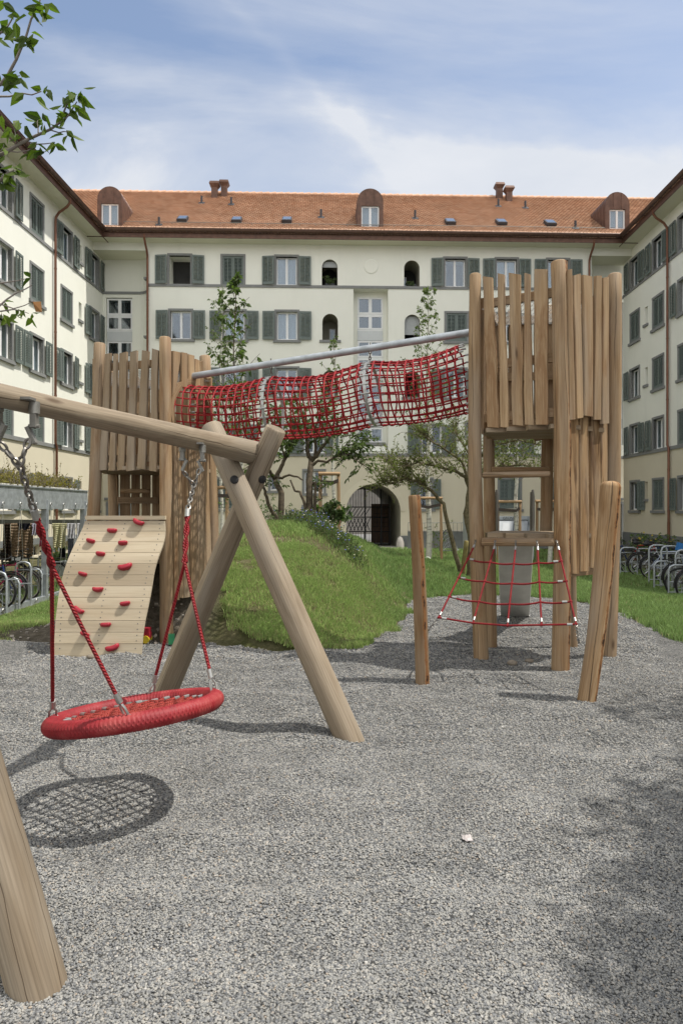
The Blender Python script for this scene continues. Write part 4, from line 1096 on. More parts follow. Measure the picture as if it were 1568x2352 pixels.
# ------------------------------------------------------------------ towers
def nrm2(A,B,C):
    """outward horizontal normal of face A-B, away from centre C"""
    n=Vector((B[1]-A[1],-(B[0]-A[0]),0)).normalized(); mid=Vector(((A[0]+B[0])/2,(A[1]+B[1])/2,0))
    return n if n.dot(mid-Vector((C[0],C[1],0)))>0 else -n
def img_board(mb,A,B,cen,q,th=.035,out=.0,jit=.008):
    xtl,xtr,yt,xbl,xbr,yb=q; n=nrm2(A,B,cen); o=n*(out+random.uniform(-jit,jit))
    A2=(A[0]+o.x,A[1]+o.y); B2=(B[0]+o.x,B[1]+o.y); s=random.uniform(-2.2,2.2)
    mb.board(on_face(A2,B2,xbl,yb+s*.6),on_face(A2,B2,xbr,yb-s*.6),on_face(A2,B2,xtl,yt+s),on_face(A2,B2,xtr,yt-s),th,n)
def gen_boards(mb,A,B,cen,z0,z1,n,w,th=.032,out=.0,skip=None):
    nn=nrm2(A,B,cen); a=Vector((A[0],A[1],0)); b=Vector((B[0],B[1],0)); d=(b-a).normalized(); L=(b-a).length
    for k in range(n):
        c=a+d*(L*(k+.5)/n+.0)+nn*out; ww=w*random.uniform(.75,1.1)/2; zz0=z0+random.uniform(-.03,.05); zz1=z1+random.uniform(-.08,.06)
        segs=[(zz0,zz1)]
        if skip:
            s=skip((k+.5)/n)
            if s: segs=[(zz0,s[0]),(s[1],zz1)]
        for a0,a1 in segs:
            if a1-a0<.08: continue
            sl=random.uniform(-.012,.012)
            mb.board(c-d*ww+Vector((0,0,a0+sl)),c+d*ww+Vector((0,0,a0-sl)),c-d*ww*1.02+Vector((0,0,a1-sl)),c+d*ww*1.02+Vector((0,0,a1+sl)),th,nn)
def rail(mb,A,B,cen,z,h=.09,t=.045,inn=.04,shrink=.06):
    n=nrm2(A,B,cen); a=Vector((A[0],A[1],z))-n*inn; b=Vector((B[0],B[1],z))-n*inn; d=(b-a).normalized()
    ang=math.atan2(d.y,d.x); L=(b-a).length-2*shrink
    mb.box((a+b)/2,(L,t,h),rot=Matrix.Rotation(ang,3,'Z'))
def wire_mesh(mb,pts,z,sp=.05):
    xs=[p[0] for p in pts]; ys=[p[1] for p in pts]
    def clip(o,d):
        ts=[]
        for i in range(len(pts)):
            a,b=pts[i],pts[(i+1)%len(pts)]; ex,ey=b[0]-a[0],b[1]-a[1]; den=d[0]*ey-d[1]*ex
            if abs(den)<1e-9: continue
            t=((a[0]-o[0])*ey-(a[1]-o[1])*ex)/den; s=((a[0]-o[0])*d[1]-(a[1]-o[1])*d[0])/den
            if 0<=s<=1: ts.append(t)
        return (min(ts),max(ts)) if len(ts)>1 else None
    for x in frange(min(xs),max(xs),sp):
        c=clip((x,0),(0,1))
        if c: mb.tube([(x,c[0],z),(x,c[1],z)],.0025,4)
    for y in frange(min(ys),max(ys),sp):
        c=clip((0,y),(1,0))
        if c: mb.tube([(c[0],y,z+.004),(c[1],y,z+.004)],.0025,4)
def platform(par,pts,z,name='platform',th=.045,mat='plank2'):
    mb=MB(); ys=[p[1] for p in pts]; y=min(ys)
    def ext(y):
        xs=[]
        for i in range(len(pts)):
            a,b=pts[i],pts[(i+1)%len(pts)]
            if (a[1]-y)*(b[1]-y)<0: xs.append(a[0]+(b[0]-a[0])*(y-a[1])/(b[1]-a[1]))
        return (min(xs),max(xs)) if len(xs)>1 else None
    while y<max(ys)-.05:
        e=ext(y+.06)
        if e and e[1]-e[0]>.1: mb.box(((e[0]+e[1])/2,y+.06,z-th/2),(e[1]-e[0],.112,th))
        y+=.12
    return mb.build(name,M[mat],par)
# --- right tower
p1=(1.50,7.31);p2=(2.20,6.87);p3=(2.88,7.36);p5=(2.67,7.90);p4=(1.78,8.03);p6=(2.38,8.10)
cen=(2.2,7.5)
rt=thing('play_tower','tall climbing tower of log posts and upright planks on the right of the gravel','play tower',(2.2,7.5,0))
def post(par,b,t,r0,r1,mat='post',bend=(0,0,0),seg=14,wob=.05):
    mb=MB(); logtube(mb,b,t,r0,r1,18,seg,wob,bend=bend,uoff=0 if mat.startswith('streak') else None); return mb.build('post',M[mat],par,50)
post(rt,(1.50,7.31,-.12),P(1091,629,7.28),.080,.062,bend=(-.035,0,0))
post(rt,(2.20,6.87,-.12),P(1283,600,6.87),.088,.080,'streak_c',bend=(.03,0,0))
post(rt,(2.88,7.36,-.12),P(1411,629,7.38),.078,.072,bend=(.02,0,0))
post(rt,(1.755,8.03,-.12),(1.72,8.05,4.0),.072,.06)
post(rt,(2.67,7.90,-.12),(2.62,7.95,4.0),.06,.055)
post(rt,(2.40,8.02,1.28),(2.46,8.06,4.0),.072,.066)
ax=lambda x:993.9+.3662*x; a5=lambda y:401.9+.3662*y; a6=lambda y:918.6+.3662*y
mb=MB()
for tl,tr_,yt,bl,br_,yb in ((316,373,640,340,413,172),(407,446,622,428,477,172),(478,547,620,500,567,158),(573,609,619,578,630,156),(633,720,592,645,722,155)):
    img_board(mb,p1,p2,cen,(ax(tl),ax(tr_),a5(yt),ax(bl),ax(br_),a6(yb)),out=.02)
mb.build('front_planks',M['plank'],rt)
mb=MB()
for tl,tr_,yt,bl,br_,yb in ((838,866,592,846,886,1535),(872,917,625,897,936,1525),(936,992,632,943,998,1512),(1015,1053,632,1003,1047,1535),(1059,1096,642,1055,1098,1560)):
    img_board(mb,p2,p3,cen,(ax(tl),ax(tr_),a5(yt),ax(bl),ax(br_),a5(yb)),out=.06,jit=.02)
mb.build('side_planks',M['plank'],rt)
mb=MB()
for tl,tr_,yt,bl,br_,yb in ((846,905,95,868,912,1090),(912,967,95,917,972,1075),(985,1043,90,988,1050,1055),(1046,1090,90,1052,1088,900)):
    img_board(mb,p2,p3,cen,(ax(tl),ax(tr_),a6(yt),ax(bl),ax(br_),a6(yb)),out=.0,jit=.012)
mb.build('lower_side_planks',M['split'],rt)
mb=MB(); gen_boards(mb,p3,p5,cen,2.42,3.9,4,.12); gen_boards(mb,p5,p4,cen,2.42,3.86,6,.125); mb.build('rear_planks',M['plank'],rt)
mb=MB(); gen_boards(mb,p4,p1,cen,2.42,3.9,5,.115,skip=lambda t:(2.68,3.48) if .12<t<.9 else None); mb.build('entrance_planks',M['plank'],rt)
mb=MB()
for A,B in((p1,p2),(p2,p3),(p3,p5),(p5,p4),(p4,p1)):
    for z in(3.80,3.14,2.58): 
        if (A,B)==(p4,p1) and z==3.14: continue
        mb=MB(); rail(mb,A,B,cen,z); mb.build('rail',M['plank'],rt)
for z in (.95,1.9): mb=MB(); rail(mb,p2,p3,cen,z); mb.build('rail',M['plank'],rt)
mb=MB(); wire_mesh(mb,[p1,p2,p3,p5,p4],3.74); mb.build('wire_roof',M['steel'],rt)
platform(rt,[p1,p2,p3,p5,p4],2.46,'upper_deck')
ins=lambda p:(cen[0]+(p[0]-cen[0])*.93,cen[1]+(p[1]-cen[1])*.93)
platform(rt,[ins(p) for p in(p1,p2,p3,p5,p4)],1.345,'platform',.05)
mb=MB()
def xlog(a,b,r): logtube(mb,a,b,r,r*.95,14,8,.05)
xlog(on_face(p1,p2,1108,1092)-Vector((0,.03,0)),on_face(p1,p2,1262,1089)-Vector((0,.03,0)),.033); xlog(P(1130,1078,7.95),P(1262,1078,7.95),.03)
o=mb.build('rung',M['post'],rt,50)
mb=MB(); a=on_face(p1,p2,1104,1244)+Vector((-.0,-.10,0)); b=on_face(p1,p2,1266,1244)+Vector((0,-.10,0)); logtube(mb,a,b,.046,.043,16,8,.04); mb.build('threshold_log',M['post'],rt,50)

# --- left tower
q1=(-3.08,8.48);q2=(-2.09,8.17);q3=(-1.70,9.0);q5=(-2.55,9.68);q4=(-3.2,9.4); cl=(-2.5,9.0)
lt=thing('play_tower','shorter log and plank climbing tower at the foot of the grass mound','play tower',(-2.5,9,0))
post(lt,(-3.16,8.40,-.12),P(229,788,8.46),.082,.070,bend=(.03,0,0))
post(lt,(-2.09,8.17,-.12),P(379,774,8.17),.080,.068)
post(lt,(-1.66,9.02,-.05),P(470,817,9.12),.080,.070,bend=(.02,0,0))
post(lt,(-2.58,9.70,0),(-2.50,9.72,3.55),.075,.065); post(lt,(-3.10,9.38,0),(-3.18,9.42,3.55),.07,.065)
bx=lambda x:189.5+.2197*x; by=lambda y:746.4+.2197*y
mb=MB()
for tl,tr_,yt,bl,br_,yb in ((240,302,300,178,254,1518),(332,372,302,282,344,1522),(392,468,290,368,440,1516),(503,574,275,462,545,1524),(624,701,270,577,654,1504),(733,794,256,706,780,1528)):
    img_board(mb,q1,q2,cl,(bx(tl),bx(tr_),by(yt),bx(bl),bx(br_),by(yb)),out=.03)
mb.build('front_planks',M['plank2'],lt)
mb=MB()
for tl,tr_,yt,bl,br_,yb in ((940,1020,280,932,960,770),(1028,1093,290,1026,1090,648),(1096,1165,313,1098,1166,655),(1168,1216,362,1172,1222,700),(1219,1256,378,1224,1262,820)):
    img_board(mb,q2,q3,cl,(bx(tl),bx(tr_),by(yt),bx(bl),bx(br_),by(yb)),out=.03,jit=.005)
mb.build('side_planks',M['plank'],lt)
mb=MB()
for tl,tr_,bl,br_,yb in ((397,404,399,410,1378),(405,412.5,411.5,419.5,1373),(415,427,421,436,1372),(430,445,438,455,1360),(446,463,456,473,1352),(463.5,475,474,486,1345)):
    img_board(mb,q2,q3,cl,(tl,tr_,1008,bl,br_,yb),out=.015,jit=.01)
mb.build('lower_side_planks',M['plank'],lt)
mb=MB(); gen_boards(mb,q3,q5,cl,.8,3.4,7,.13); gen_boards(mb,q5,q4,cl,1.0,3.4,5,.125); gen_boards(mb,q4,q1,cl,2.1,3.42,6,.125); mb.build('rear_planks',M['plank'],lt)
mb=MB()
for A,B in((q1,q2),(q2,q3),(q3,q5),(q5,q4),(q4,q1)):
    for z in(3.36,2.72,2.22):
        if (A,B)==(q2,q3) and z==2.72: continue
        mb=MB(); rail(mb,A,B,cl,z); mb.build('rail',M['plank'],lt)
for A,B,z in((q5,q4,1.72),(q3,q5,1.2)): mb=MB(); rail(mb,A,B,cl,z); mb.build('rail',M['plank'],lt)
mb=MB(); wire_mesh(mb,[q1,q2,q3,q5,q4],3.28); mb.build('wire_roof',M['steel'],lt)
platform(lt,[q1,q2,q3,q5,q4],2.12,'upper_deck'); platform(lt,[(cl[0]+(p[0]-cl[0])*.9,cl[1]+(p[1]-cl[1])*.9) for p in(q1,q2,q3,q5,q4)],1.50,'platform')
platform(lt,[(cl[0]+(p[0]-cl[0])*.85,cl[1]+(p[1]-cl[1])*.85) for p in(q1,q2,q3,q5,q4)],.98,'lower_deck')
mb=MB(); logtube(mb,P(278,1128,9.2),P(345,1128,9.2),.033,.03,12,6,.05); mb.build('rung',M['post'],lt,50)
# arched entrance frame of the tunnel on the side face
nq=nrm2(q2,q3,cl); dq=(Vector((q3[0]-q2[0],q3[1]-q2[1],0))).normalized(); EC=Vector((-1.905,8.585,2.80))
mb=MB(); n=20
for k in range(n):
    a,b=R(-35)+R(250)*k/n,R(-35)+R(250)*(k+1)/n
    def pt(r,a,o): return EC+dq*r*math.cos(a)+Vector((0,0,r*math.sin(a)))+nq*o
    for (r0,r1,o0,o1) in((.36,.43,.055,.055),(.43,.43,.055,.0),(.36,.36,.0,.055)):
        mb.quad(pt(r0,a,o0),pt(r1,a,o1),pt(r1,b,o1),pt(r0,b,o0))
mb.build('entrance_arch',M['plank'],lt,40)

# climbing wall -------------------------------------------------------
DP=[(0,7.46),(.3,7.52),(.6,7.65),(.95,7.80),(1.16,7.92),(1.3,8.01),(1.5,8.05)]
XLp=[(0,-3.14),(.1,-3.145),(.63,-3.176),(.90,-3.163),(1.165,-3.112),(1.5,-3.0)]
XRp=[(0,-2.19),(.295,-2.18),(.63,-2.145),(.974,-2.13),(1.12,-2.085),(1.294,-2.056),(1.5,-2.09)]
def prof(tab,z):
    for i in range(len(tab)-1):
        (z0,d0),(z1,d1)=tab[i],tab[i+1]
        if z<=z1 or i==len(tab)-2:
            t=(z-z0)/(z1-z0); return d0+(d1-d0)*t
sm_=lambda tab,z:sum(prof(tab,max(0,min(1.5,z+k*.05))) for k in range(-2,3))/5
def CB(u,z): return Vector((sm_(XLp,z)*(1-u)+sm_(XRp,z)*u,sm_(DP,z),z))
def CBn(u,z):
    a=CB(u+.02,z)-CB(u-.02,z); b=CB(u,z+.02)-CB(u,z-.02); return a.cross(b).normalized()
cw=thing('climbing_wall','curved pale plywood climbing wall with red holds leaning on the left tower','climbing wall',(-2.66,7.46,0))
mb=MB(); nz_=12; grooves=[]
zb=[-.06]+[1.46*(k+1)/nz_ for k in range(nz_)]
for k in range(nz_):
    z0,z1=zb[k]+.0018,zb[k+1]-.0018; sub=3; off=random.random()*9
    for s in range(sub):
        za,zc=z0+(z1-z0)*s/sub,z0+(z1-z0)*(s+1)/sub
        for (u0,u1) in((0,.5),(.5,1)):
            a,b,c,d=CB(u0,za),CB(u1,za),CB(u1,zc),CB(u0,zc); n_=CBn(.5,(za+zc)/2)
            mb.quad(a,b,c,d,0,[(za+off,u0*.95+off),(za+off,u1*.95+off),(zc+off,u1*.95+off),(zc+off,u0*.95+off)])
            bk=[p-n_*.03 for p in(a,b,c,d)]; mb.quad(bk[1],bk[0],bk[3],bk[2])
        for u,sg in((0,1),(1,-1)):
            a,b=CB(u,za),CB(u,zc); n_=CBn(.5,(za+zc)/2); mb.quad(a,b,b-n_*.03,a-n_*.03)
    a,b=CB(0,z0),CB(1,z0); n_=CBn(.5,z0+.02); mb.quad(a,b,b-n_*.03,a-n_*.03); a,b=CB(0,z1),CB(1,z1); mb.quad(a,b,b-n_*.03,a-n_*.03)
mb.build('panel',M['ply'],cw,20)
mb=MB(); mb.box((-2.545,8.075,1.497),(.94,.09,.045)); mb.build('top_rail',M['ply'],cw)
mb=MB()
for k in range(nz_):
    for u in(.06,.5,.93):
        for dz in(.25,.72):
            z=zb[k]+(zb[k+1]-zb[k])*dz
            if z<.03: continue
            p=CB(u+random.uniform(-.006,.006),z); n_=CBn(u,z); mb.tube([p,p+n_*.002],.0065,6)
mb.build('screws',M['ink'],cw)
def board_uv(px,py):
    best=None
    for iu in range(0,41):
        for iz in range(0,61):
            u=iu/40; z=iz/60*1.46; p=CB(u,z); x=CX+p.x/p.y*F; y=HZ-(p.z-CAMZ)/p.y*F; e=(x-px)**2+(y-py)**2
            if best is None or e<best[0]: best=(e,u,z)
    return best[1],best[2]
for i,(hx,hy,w,rot) in enumerate(((700,193,.062,0),(875,149,.074,-22),(573,263,.056,-12),(775,279,.058,4),(636,348,.058,-6),(793,434,.086,14),(527,477,.055,-14),(619,563,.066,0),(792,651,.060,10),(492,700,.070,-30),(662,784,.062,4),(538,845,.056,-22),(705,932,.082,18))):
    u,z=board_uv(.3662*hx,1148.3+.3662*hy); p=CB(u,z); n_=CBn(u,z); t=(CB(u+.02,z)-CB(u-.02,z)).normalized(); v=n_.cross(t)
    cr,sr=math.cos(R(rot)),math.sin(R(rot)); t,v=t*cr+v*sr,v*cr-t*sr
    mb=MB(); nu,nv=14,7; vsx=[];fsx=[]
    bend=.25 if w>.065 else .08
    for a in range(nu):
        th=2*math.pi*a/nu
        ex=abs(math.cos(th))**.7*math.copysign(1,math.cos(th)); ez=abs(math.sin(th))**.7*math.copysign(1,math.sin(th))
        for b in range(nv):
            f=b/(nv-1); s_=math.cos(f*math.pi/2)**.45 if b<nv-1 else 0.0; h=.062*math.sin(f*math.pi/2)**.7
            X=ex*w*(.82 if f<.01 else 1)*s_; Y=ez*w*.42*s_*(1-.18*math.exp(-(ex*2.2)**2))+bend*w*(ex*ex)*s_
            vsx.append(p+t*X+v*Y+n_*h)
    for a in range(nu):
        a2=(a+1)%nu
        for b in range(nv-1): fsx.append((a*nv+b,a2*nv+b,a2*nv+b+1,a*nv+b+1))
    mb.add(vsx,fsx); mb.build('climbing_hold',M['red'],cw,60)

# ------------------------------------------------------------------ tunnel bridge
tb=thing('tunnel_bridge','red rope net tunnel bridge hanging from a steel pipe between the two towers','rope tunnel',(-.3,8.2,2.9))
PA=P(428,866,8.60); PB=Vector((1.50,7.62,0)); PB.z=CAMZ+(HZ-761)/F*7.62
mb=MB(); pts=[PA.lerp(PB,k/10) for k in range(11)]; mb.tube(pts,.041,14); pipe=mb.build('pipe',M['galv'],tb,50)
mb=MB(); d=(PB-PA).normalized(); mb.box(PA+d*.01,(.012,.15,.17),rot=Matrix.Rotation(math.atan2(nq.y,nq.x),3,'Z')); mb.build('pipe_flange',M['galv'],tb)
cp=[(P(413,947,8.60)),(P(627,938,8.35)),(P(856,905,8.0)),(P(1078,868,7.65))]
RT_=[.345,.375,.372,.375]
def ring_frame(d):
    s=d.cross(Vector((0,0,1))).normalized(); return s, s.cross(d)
NL=22
net=MB(); fer=MB()
for si in range(3):
    a,b=cp[si],cp[si+1]; d=(b-a).normalized(); L=(b-a).length; n=max(3,int(L/.098)); s,u=ring_frame(d)
    a2,b2=a+d*.035,b-d*.035
    def pt(t,ang):
        r=RT_[si]*(1-t)+RT_[si+1]*t; r*=1-.045*math.sin(math.pi*t); sag=.055*math.sin(math.pi*t)
        c=a2.lerp(b2,t)-Vector((0,0,sag))
        w=.008*mnoise.noise((t*9,ang*3,si*5)); 
        return c+(s*math.cos(ang)+u*math.sin(ang))*(r+w)+d*.02*mnoise.noise((ang*2,t*5,si))
    for k in range(NL):
        an=2*math.pi*(k+.5)/NL
        net.tube([pt(q/12,an) for q in range(13)],.0095,6)
        e=pt(0,an); fer.tube([e-d*.024,e+d*.024],.0125,7); e=pt(1,an); fer.tube([e-d*.024,e+d*.024],.0125,7)
    for q in range(n):
        t=(q+.6)/(n+.2)
        net.tube([pt(t,2*math.pi*k/36)+ (s*math.cos(2*math.pi*k/36)+u*math.sin(2*math.pi*k/36))*.009 for k in range(36)],.0095,6,closed=True)
net.build('rope_net',M['rope_thin'],tb,60); fer.build('ferrule',M['steel'],tb,50)
for i in(1,2):
    c=cp[i]; d=(cp[i+1]-cp[i-1]).normalized(); s,u=ring_frame(d); mb=MB(); n=40; r=RT_[i]
    for k in range(n):
        a,b=2*math.pi*k/n,2*math.pi*(k+1)/n
        f=lambda a,rr,o:c+(s*math.cos(a)+u*math.sin(a))*rr+d*o
        for (r0,o0,r1,o1) in((r+.004,-.018,r+.004,.018),(r-.004,.018,r-.004,-.018),(r-.004,-.018,r+.004,-.018),(r+.004,.018,r-.004,.018)): mb.quad(f(a,r0,o0),f(a,r1,o1),f(b,r1,o1),f(b,r0,o0))
    mb.build('hoop',M['steel'],tb,30)
    top=c+u*r; t=min((k/400 for k in range(401)),key=lambda t:abs(PA.lerp(PB,t).x-top.x)); tp=PA.lerp(PB,t)
    mb=MB(); chain(mb,tp-Vector((0,0,.03)),top,.045,.006); mb.tube([tp+Vector((0,0,.04)),tp+Vector((0,0,.065))],.008,6); mb.build('hanger_chain',M['chain'],tb,50)

# ------------------------------------------------------------------ climbing net, its two posts, slide
ip=thing('wooden_post','shorter split log post standing free at the left end of the net','post',(.75,6.33,0))
mb=MB(); logtube(mb,(.752,6.33,-.12),P(951,1137,6.33),.068,.056,18,14,.05,bend=(.012,0,0),uoff=0); mb.build('log',M['streak_a'],ip,50)
ip2=thing('wooden_post','leaning split log post with a rounded top right of the tower','post',(2.05,5.71,0))
mb=MB(); a,b=Vector((2.035,5.71,-.12)),P(1409,1112,5.71); b=P(1402,1118,5.71); pts=[a.lerp(b,k/14)+Vector((.02*math.sin(math.pi*k/14),0,0)) for k in range(15)]; rad=[.076+.007*(k/14)**2 for k in range(15)]
pts+= [b+Vector((.003,0,.025)),b+Vector((.004,0,.040)),b+Vector((.004,0,.048))]; rad+=[.076,.056,.025]; mb.tube(pts,rad,20,0,True,.06,uoff=0); mb.build('log',M['streak_b'],ip2,50)
nx=lambda x:976+.2929*x; ny=lambda y:1177+.2929*y
tops=[P(nx(x),ny(y),d) for (x,y),d in zip(((400,232),(553,236),(713,238),(880,238),(1035,238)),(7.2,7.0,6.9,6.8,6.74))]
bots=[P(nx(x),ny(y),d) for (x,y),d in zip(((107,825),(375,868),(645,888),(912,883),(1183,878)),(6.40,6.3,6.2,6.1,6.0))]
cn=thing('climbing_net','red rope scramble net hung from the right tower threshold to two posts','climbing net',tuple((tops[2]+bots[2])/2))
ro_=MB(); fe=MB(); ch=MB()
for a,b in zip(tops,bots):
    d=(b-a).normalized(); rope(ro_,a+d*.09,b,.0088,8,.0); fe.tube([a+d*.06,a+d*.105],.0135,10); chain(ch,a-Vector((0,-.02,-.02)),a+d*.06,.03,.004)
    fe.tube([b-d*.07,b-d*.03],.0125,10)
def vpt(i,t): return tops[i].lerp(bots[i],t)
for t,off in((.245,(0,.02,.03,.02,.0)),(.50,(0,.01,.02,.005,.0)),(.745,(0,.01,.015,.0,.0)),(1.0,(0,0,0,0,0))):
    for i in range(4):
        a,b=vpt(i,t+off[i]),vpt(i+1,t+off[i+1]); rope(ro_,a,b,.0088,8,.012 if t<1 else .0,8)
        for e,o in((a,b),) if i==0 else (((b,a),) if i==3 else ()):
            d=(o-e).normalized(); fe.tube([e+d*.03,e+d*.075],.0125,10)
    for i in range(5): p=vpt(i,min(1,t+off[i])); ro_.tube([p-Vector((.014,0,0)),p,p+Vector((.014,0,0))],[.009,.0155,.009],8)
chain(ch,bots[0],Vector((.80,6.32,.47)),.036,.0045); chain(ch,bots[4],Vector((2.0,5.76,.47)),.036,.0045)
ro_.build('net_ropes',M['rope'],cn,60); fe.build('ferrule',M['steel'],cn,50); ch.build('chain',M['chain'],cn,50)
sl=thing('slide','plain stainless steel slide running down behind the right tower','slide',(2.45,8.3,0))
mb=MB(); S0,S1=P(1184,1229,8.15),P(1182,1414,10.05)
def slp(t):
    p=S0.lerp(S1,t); p.z=S0.z+(S1.z-S0.z)*(t*1.12-.12*t*t if t<.9 else .9108+(t-.9)*.892); return p
d=(S1-S0); d.z=0; d.normalize(); s=Vector((d.y,-d.x,0)); w=.215; pr=None
for k in range(13):
    t=k/12; c=slp(t); sec=[c-s*w+Vector((0,0,.16)),c-s*(w-.012),c-s*w*.5-Vector((0,0,.012)),c+s*w*.5-Vector((0,0,.012)),c+s*(w-.012),c+s*w+Vector((0,0,.16))]
    if pr:
        for j in range(5): mb.quad(pr[j],pr[j+1],sec[j+1],sec[j])
    pr=sec
e=slp(1); mb.quad(e-s*w,e+s*w,e+s*w+d*.30-Vector((0,0,.02)),e-s*w+d*.30-Vector((0,0,.02)))
mb.build('chute',plain('dull_stainless',(.60,.59,.55),.5,.1,.10,5),sl,30)
mb=MB()
for px in(1141.5,1224.5):
    a=P(px,1230,8.2); h=Vector((0,0,.52)); mb.tube([a,a+h*.9,a+h+Vector((0,.03,.02)),a+h+Vector((0,.09,0)),a+Vector((0,.11,.1)),a+Vector((0,.14,-.02))],.0155,10)
mb.build('grab_rail',plain('dark_stainless',(.17,.165,.15),.35,.6,.1),sl,50)

# ------------------------------------------------------------------ trees
class Plant:
    def __init__(s): s.b=MB(); s.L=[]
    def branch(s,pts,r0,r1,n=7): 
        k=len(pts); s.b.tube(pts,[r0+(r1-r0)*i/(k-1) for i in range(k)],n)
    def twig(s,p,d,ln,r,leaves,ls,droop=.3,tn=.5,wide=.5):
        p=Vector(p); d=Vector(d).normalized(); pts=[p]; c=p; dd=d.copy()
        for k in range(3):
            dd=(dd+Vector((random.uniform(-.25,.25),random.uniform(-.25,.25),random.uniform(-.2,.25)))).normalized(); c=c+dd*ln/3; pts.append(c)
        s.b.tube(pts,[r,r*.8,r*.6,r*.4],4,caps=False)
        for k in range(leaves):
            t=random.uniform(.25,1); q=pts[0].lerp(pts[-1],t) if t<.98 else pts[-1]
            i=min(2,int(t*3)); q=pts[i].lerp(pts[i+1],t*3-i)
            ld=(dd*.6+Vector((random.uniform(-1,1),random.uniform(-1,1),random.uniform(-.9,.5)-droop))).normalized()
            s.L.append((q,ld,ls*random.uniform(.6,1.15),wide,random.random()))
        return pts[-1]
    def leafmesh(s,name,mat,parent):
        vs=[];fs=[];cs=[]
        for (q,d,l,w,c) in s.L:
            sd=d.cross(Vector((random.uniform(-1,1),random.uniform(-1,1),random.uniform(-1,1))))
            if sd.length<1e-3: continue
            sd=sd.normalized()*l*w*.5; up=sd.cross(d).normalized()*l*.12; o=len(vs); e=q+d*l-Vector((0,0,l*.1))
            if l>.06 and len(s.L)<4000:
                k=Vector((0,0,-l*.05)); vs+=[q,q+d*l*.3+sd*.95+up,q+d*l*.65+sd*.7+up+k,e,q+d*l*.65-sd*.7+up+k,q+d*l*.3-sd*.95+up,q+d*l*.5+k*.3]
                fs+=[(o,o+1,o+2,o+6),(o+6,o+2,o+3),(o+6,o+3,o+4),(o,o+6,o+4,o+5)]; cs+=[c]*7
            else: vs+=[q,q+d*l*.4+sd+up,e,q+d*l*.4-sd+up]; fs+=[(o,o+1,o+2),(o,o+2,o+3)]; cs+=[c]*4
        inv=abs_loc(parent).inverted()
        me=bpy.data.meshes.new(name); me.from_pydata([tuple(inv@v) for v in vs],[],fs); a=me.attributes.new('col','FLOAT_COLOR','POINT'); a.data.foreach_set('color',[x for c in cs for x in(c,c,c,1)])
        me.materials.append(mat); return inst(name,me,parent)
def rv(s=1): return Vector((random.uniform(-s,s),random.uniform(-s,s),random.uniform(-s,s)))
def px_tree(name,label,cat,D,base,polys,bark,leaf,ntw,lt_,tw_len,ls,tz=.0,group=None,twr=.006,spread=1.0,up=.35,extra=None,dep=.5):
    """polys: (list of photo points, start radius, end radius, leafy start fraction or None)"""
    b=P(base[0],base[1],D); root=thing(name,label,cat,(b.x,b.y,b.z),0,group); pl=Plant(); leafy=[]
    for pi,(pts,r0,r1,lf) in enumerate(polys):
        dj=0; w=[]; k=len(pts); drift=random.uniform(-dep,dep)
        for i,(x,y) in enumerate(pts): w.append(P(x,y,D+drift*i/max(1,k-1)))
        # smooth the polyline
        fine=[]
        for i in range(len(w)-1):
            for q in range(3): fine.append(w[i].lerp(w[i+1],q/3)+rv(r0*.25))
        fine.append(w[-1]); pl.branch(fine,r0,r1)
        if lf is not None:
            for i in range(int(len(fine)*lf),len(fine)): leafy.append((fine[i],(fine[-1]-fine[max(0,i-3)]).normalized() if i else Vector((0,0,1)),len(pts)))
    for k in range(ntw):
        q,d,_=random.choice(leafy); dd=(d*.5+rv(spread)+Vector((0,0,up)))
        e=pl.twig(q,dd,tw_len*random.uniform(.5,1.3),twr,lt_,ls)
        if random.random()<.6: pl.twig(e,dd+rv(.8),tw_len*random.uniform(.3,.7),twr*.6,lt_,ls)
    if extra: extra(pl)
    pl.b.build('trunk',M[bark],root,60); pl.leafmesh('crown',M[leaf],root); return root
zx=lambda x:574.2+.1831*x; zy=lambda y:976+.1831*y
Z=lambda pts:[(zx(x),zy(y)) for x,y in pts]
px_tree('small_tree','multi-stemmed dark-leaved small tree at the left end of the mound crest','tree',12.6,(636,1208),[
 (Z([(345,1290),(325,1140),(250,1040),(205,900),(175,800),(150,745)]),.045,.02,.8),
 (Z([(362,1290),(382,1090),(388,860),(335,740),(310,670)]),.065,.045,None),
 (Z([(310,670),(240,580),(205,520),(170,440)]),.04,.015,.7),
 (Z([(330,660),(390,520),(440,420),(500,300),(540,200),(560,80),(540,-60)]),.042,.012,.35),
 (Z([(440,420),(400,300),(380,180),(330,60),(350,-80)]),.022,.008,.3),
 (Z([(320,650),(400,665),(490,628),(590,650),(660,690)]),.028,.014,None)],
 'bark','leaf_dark',105,8,.28,.08)
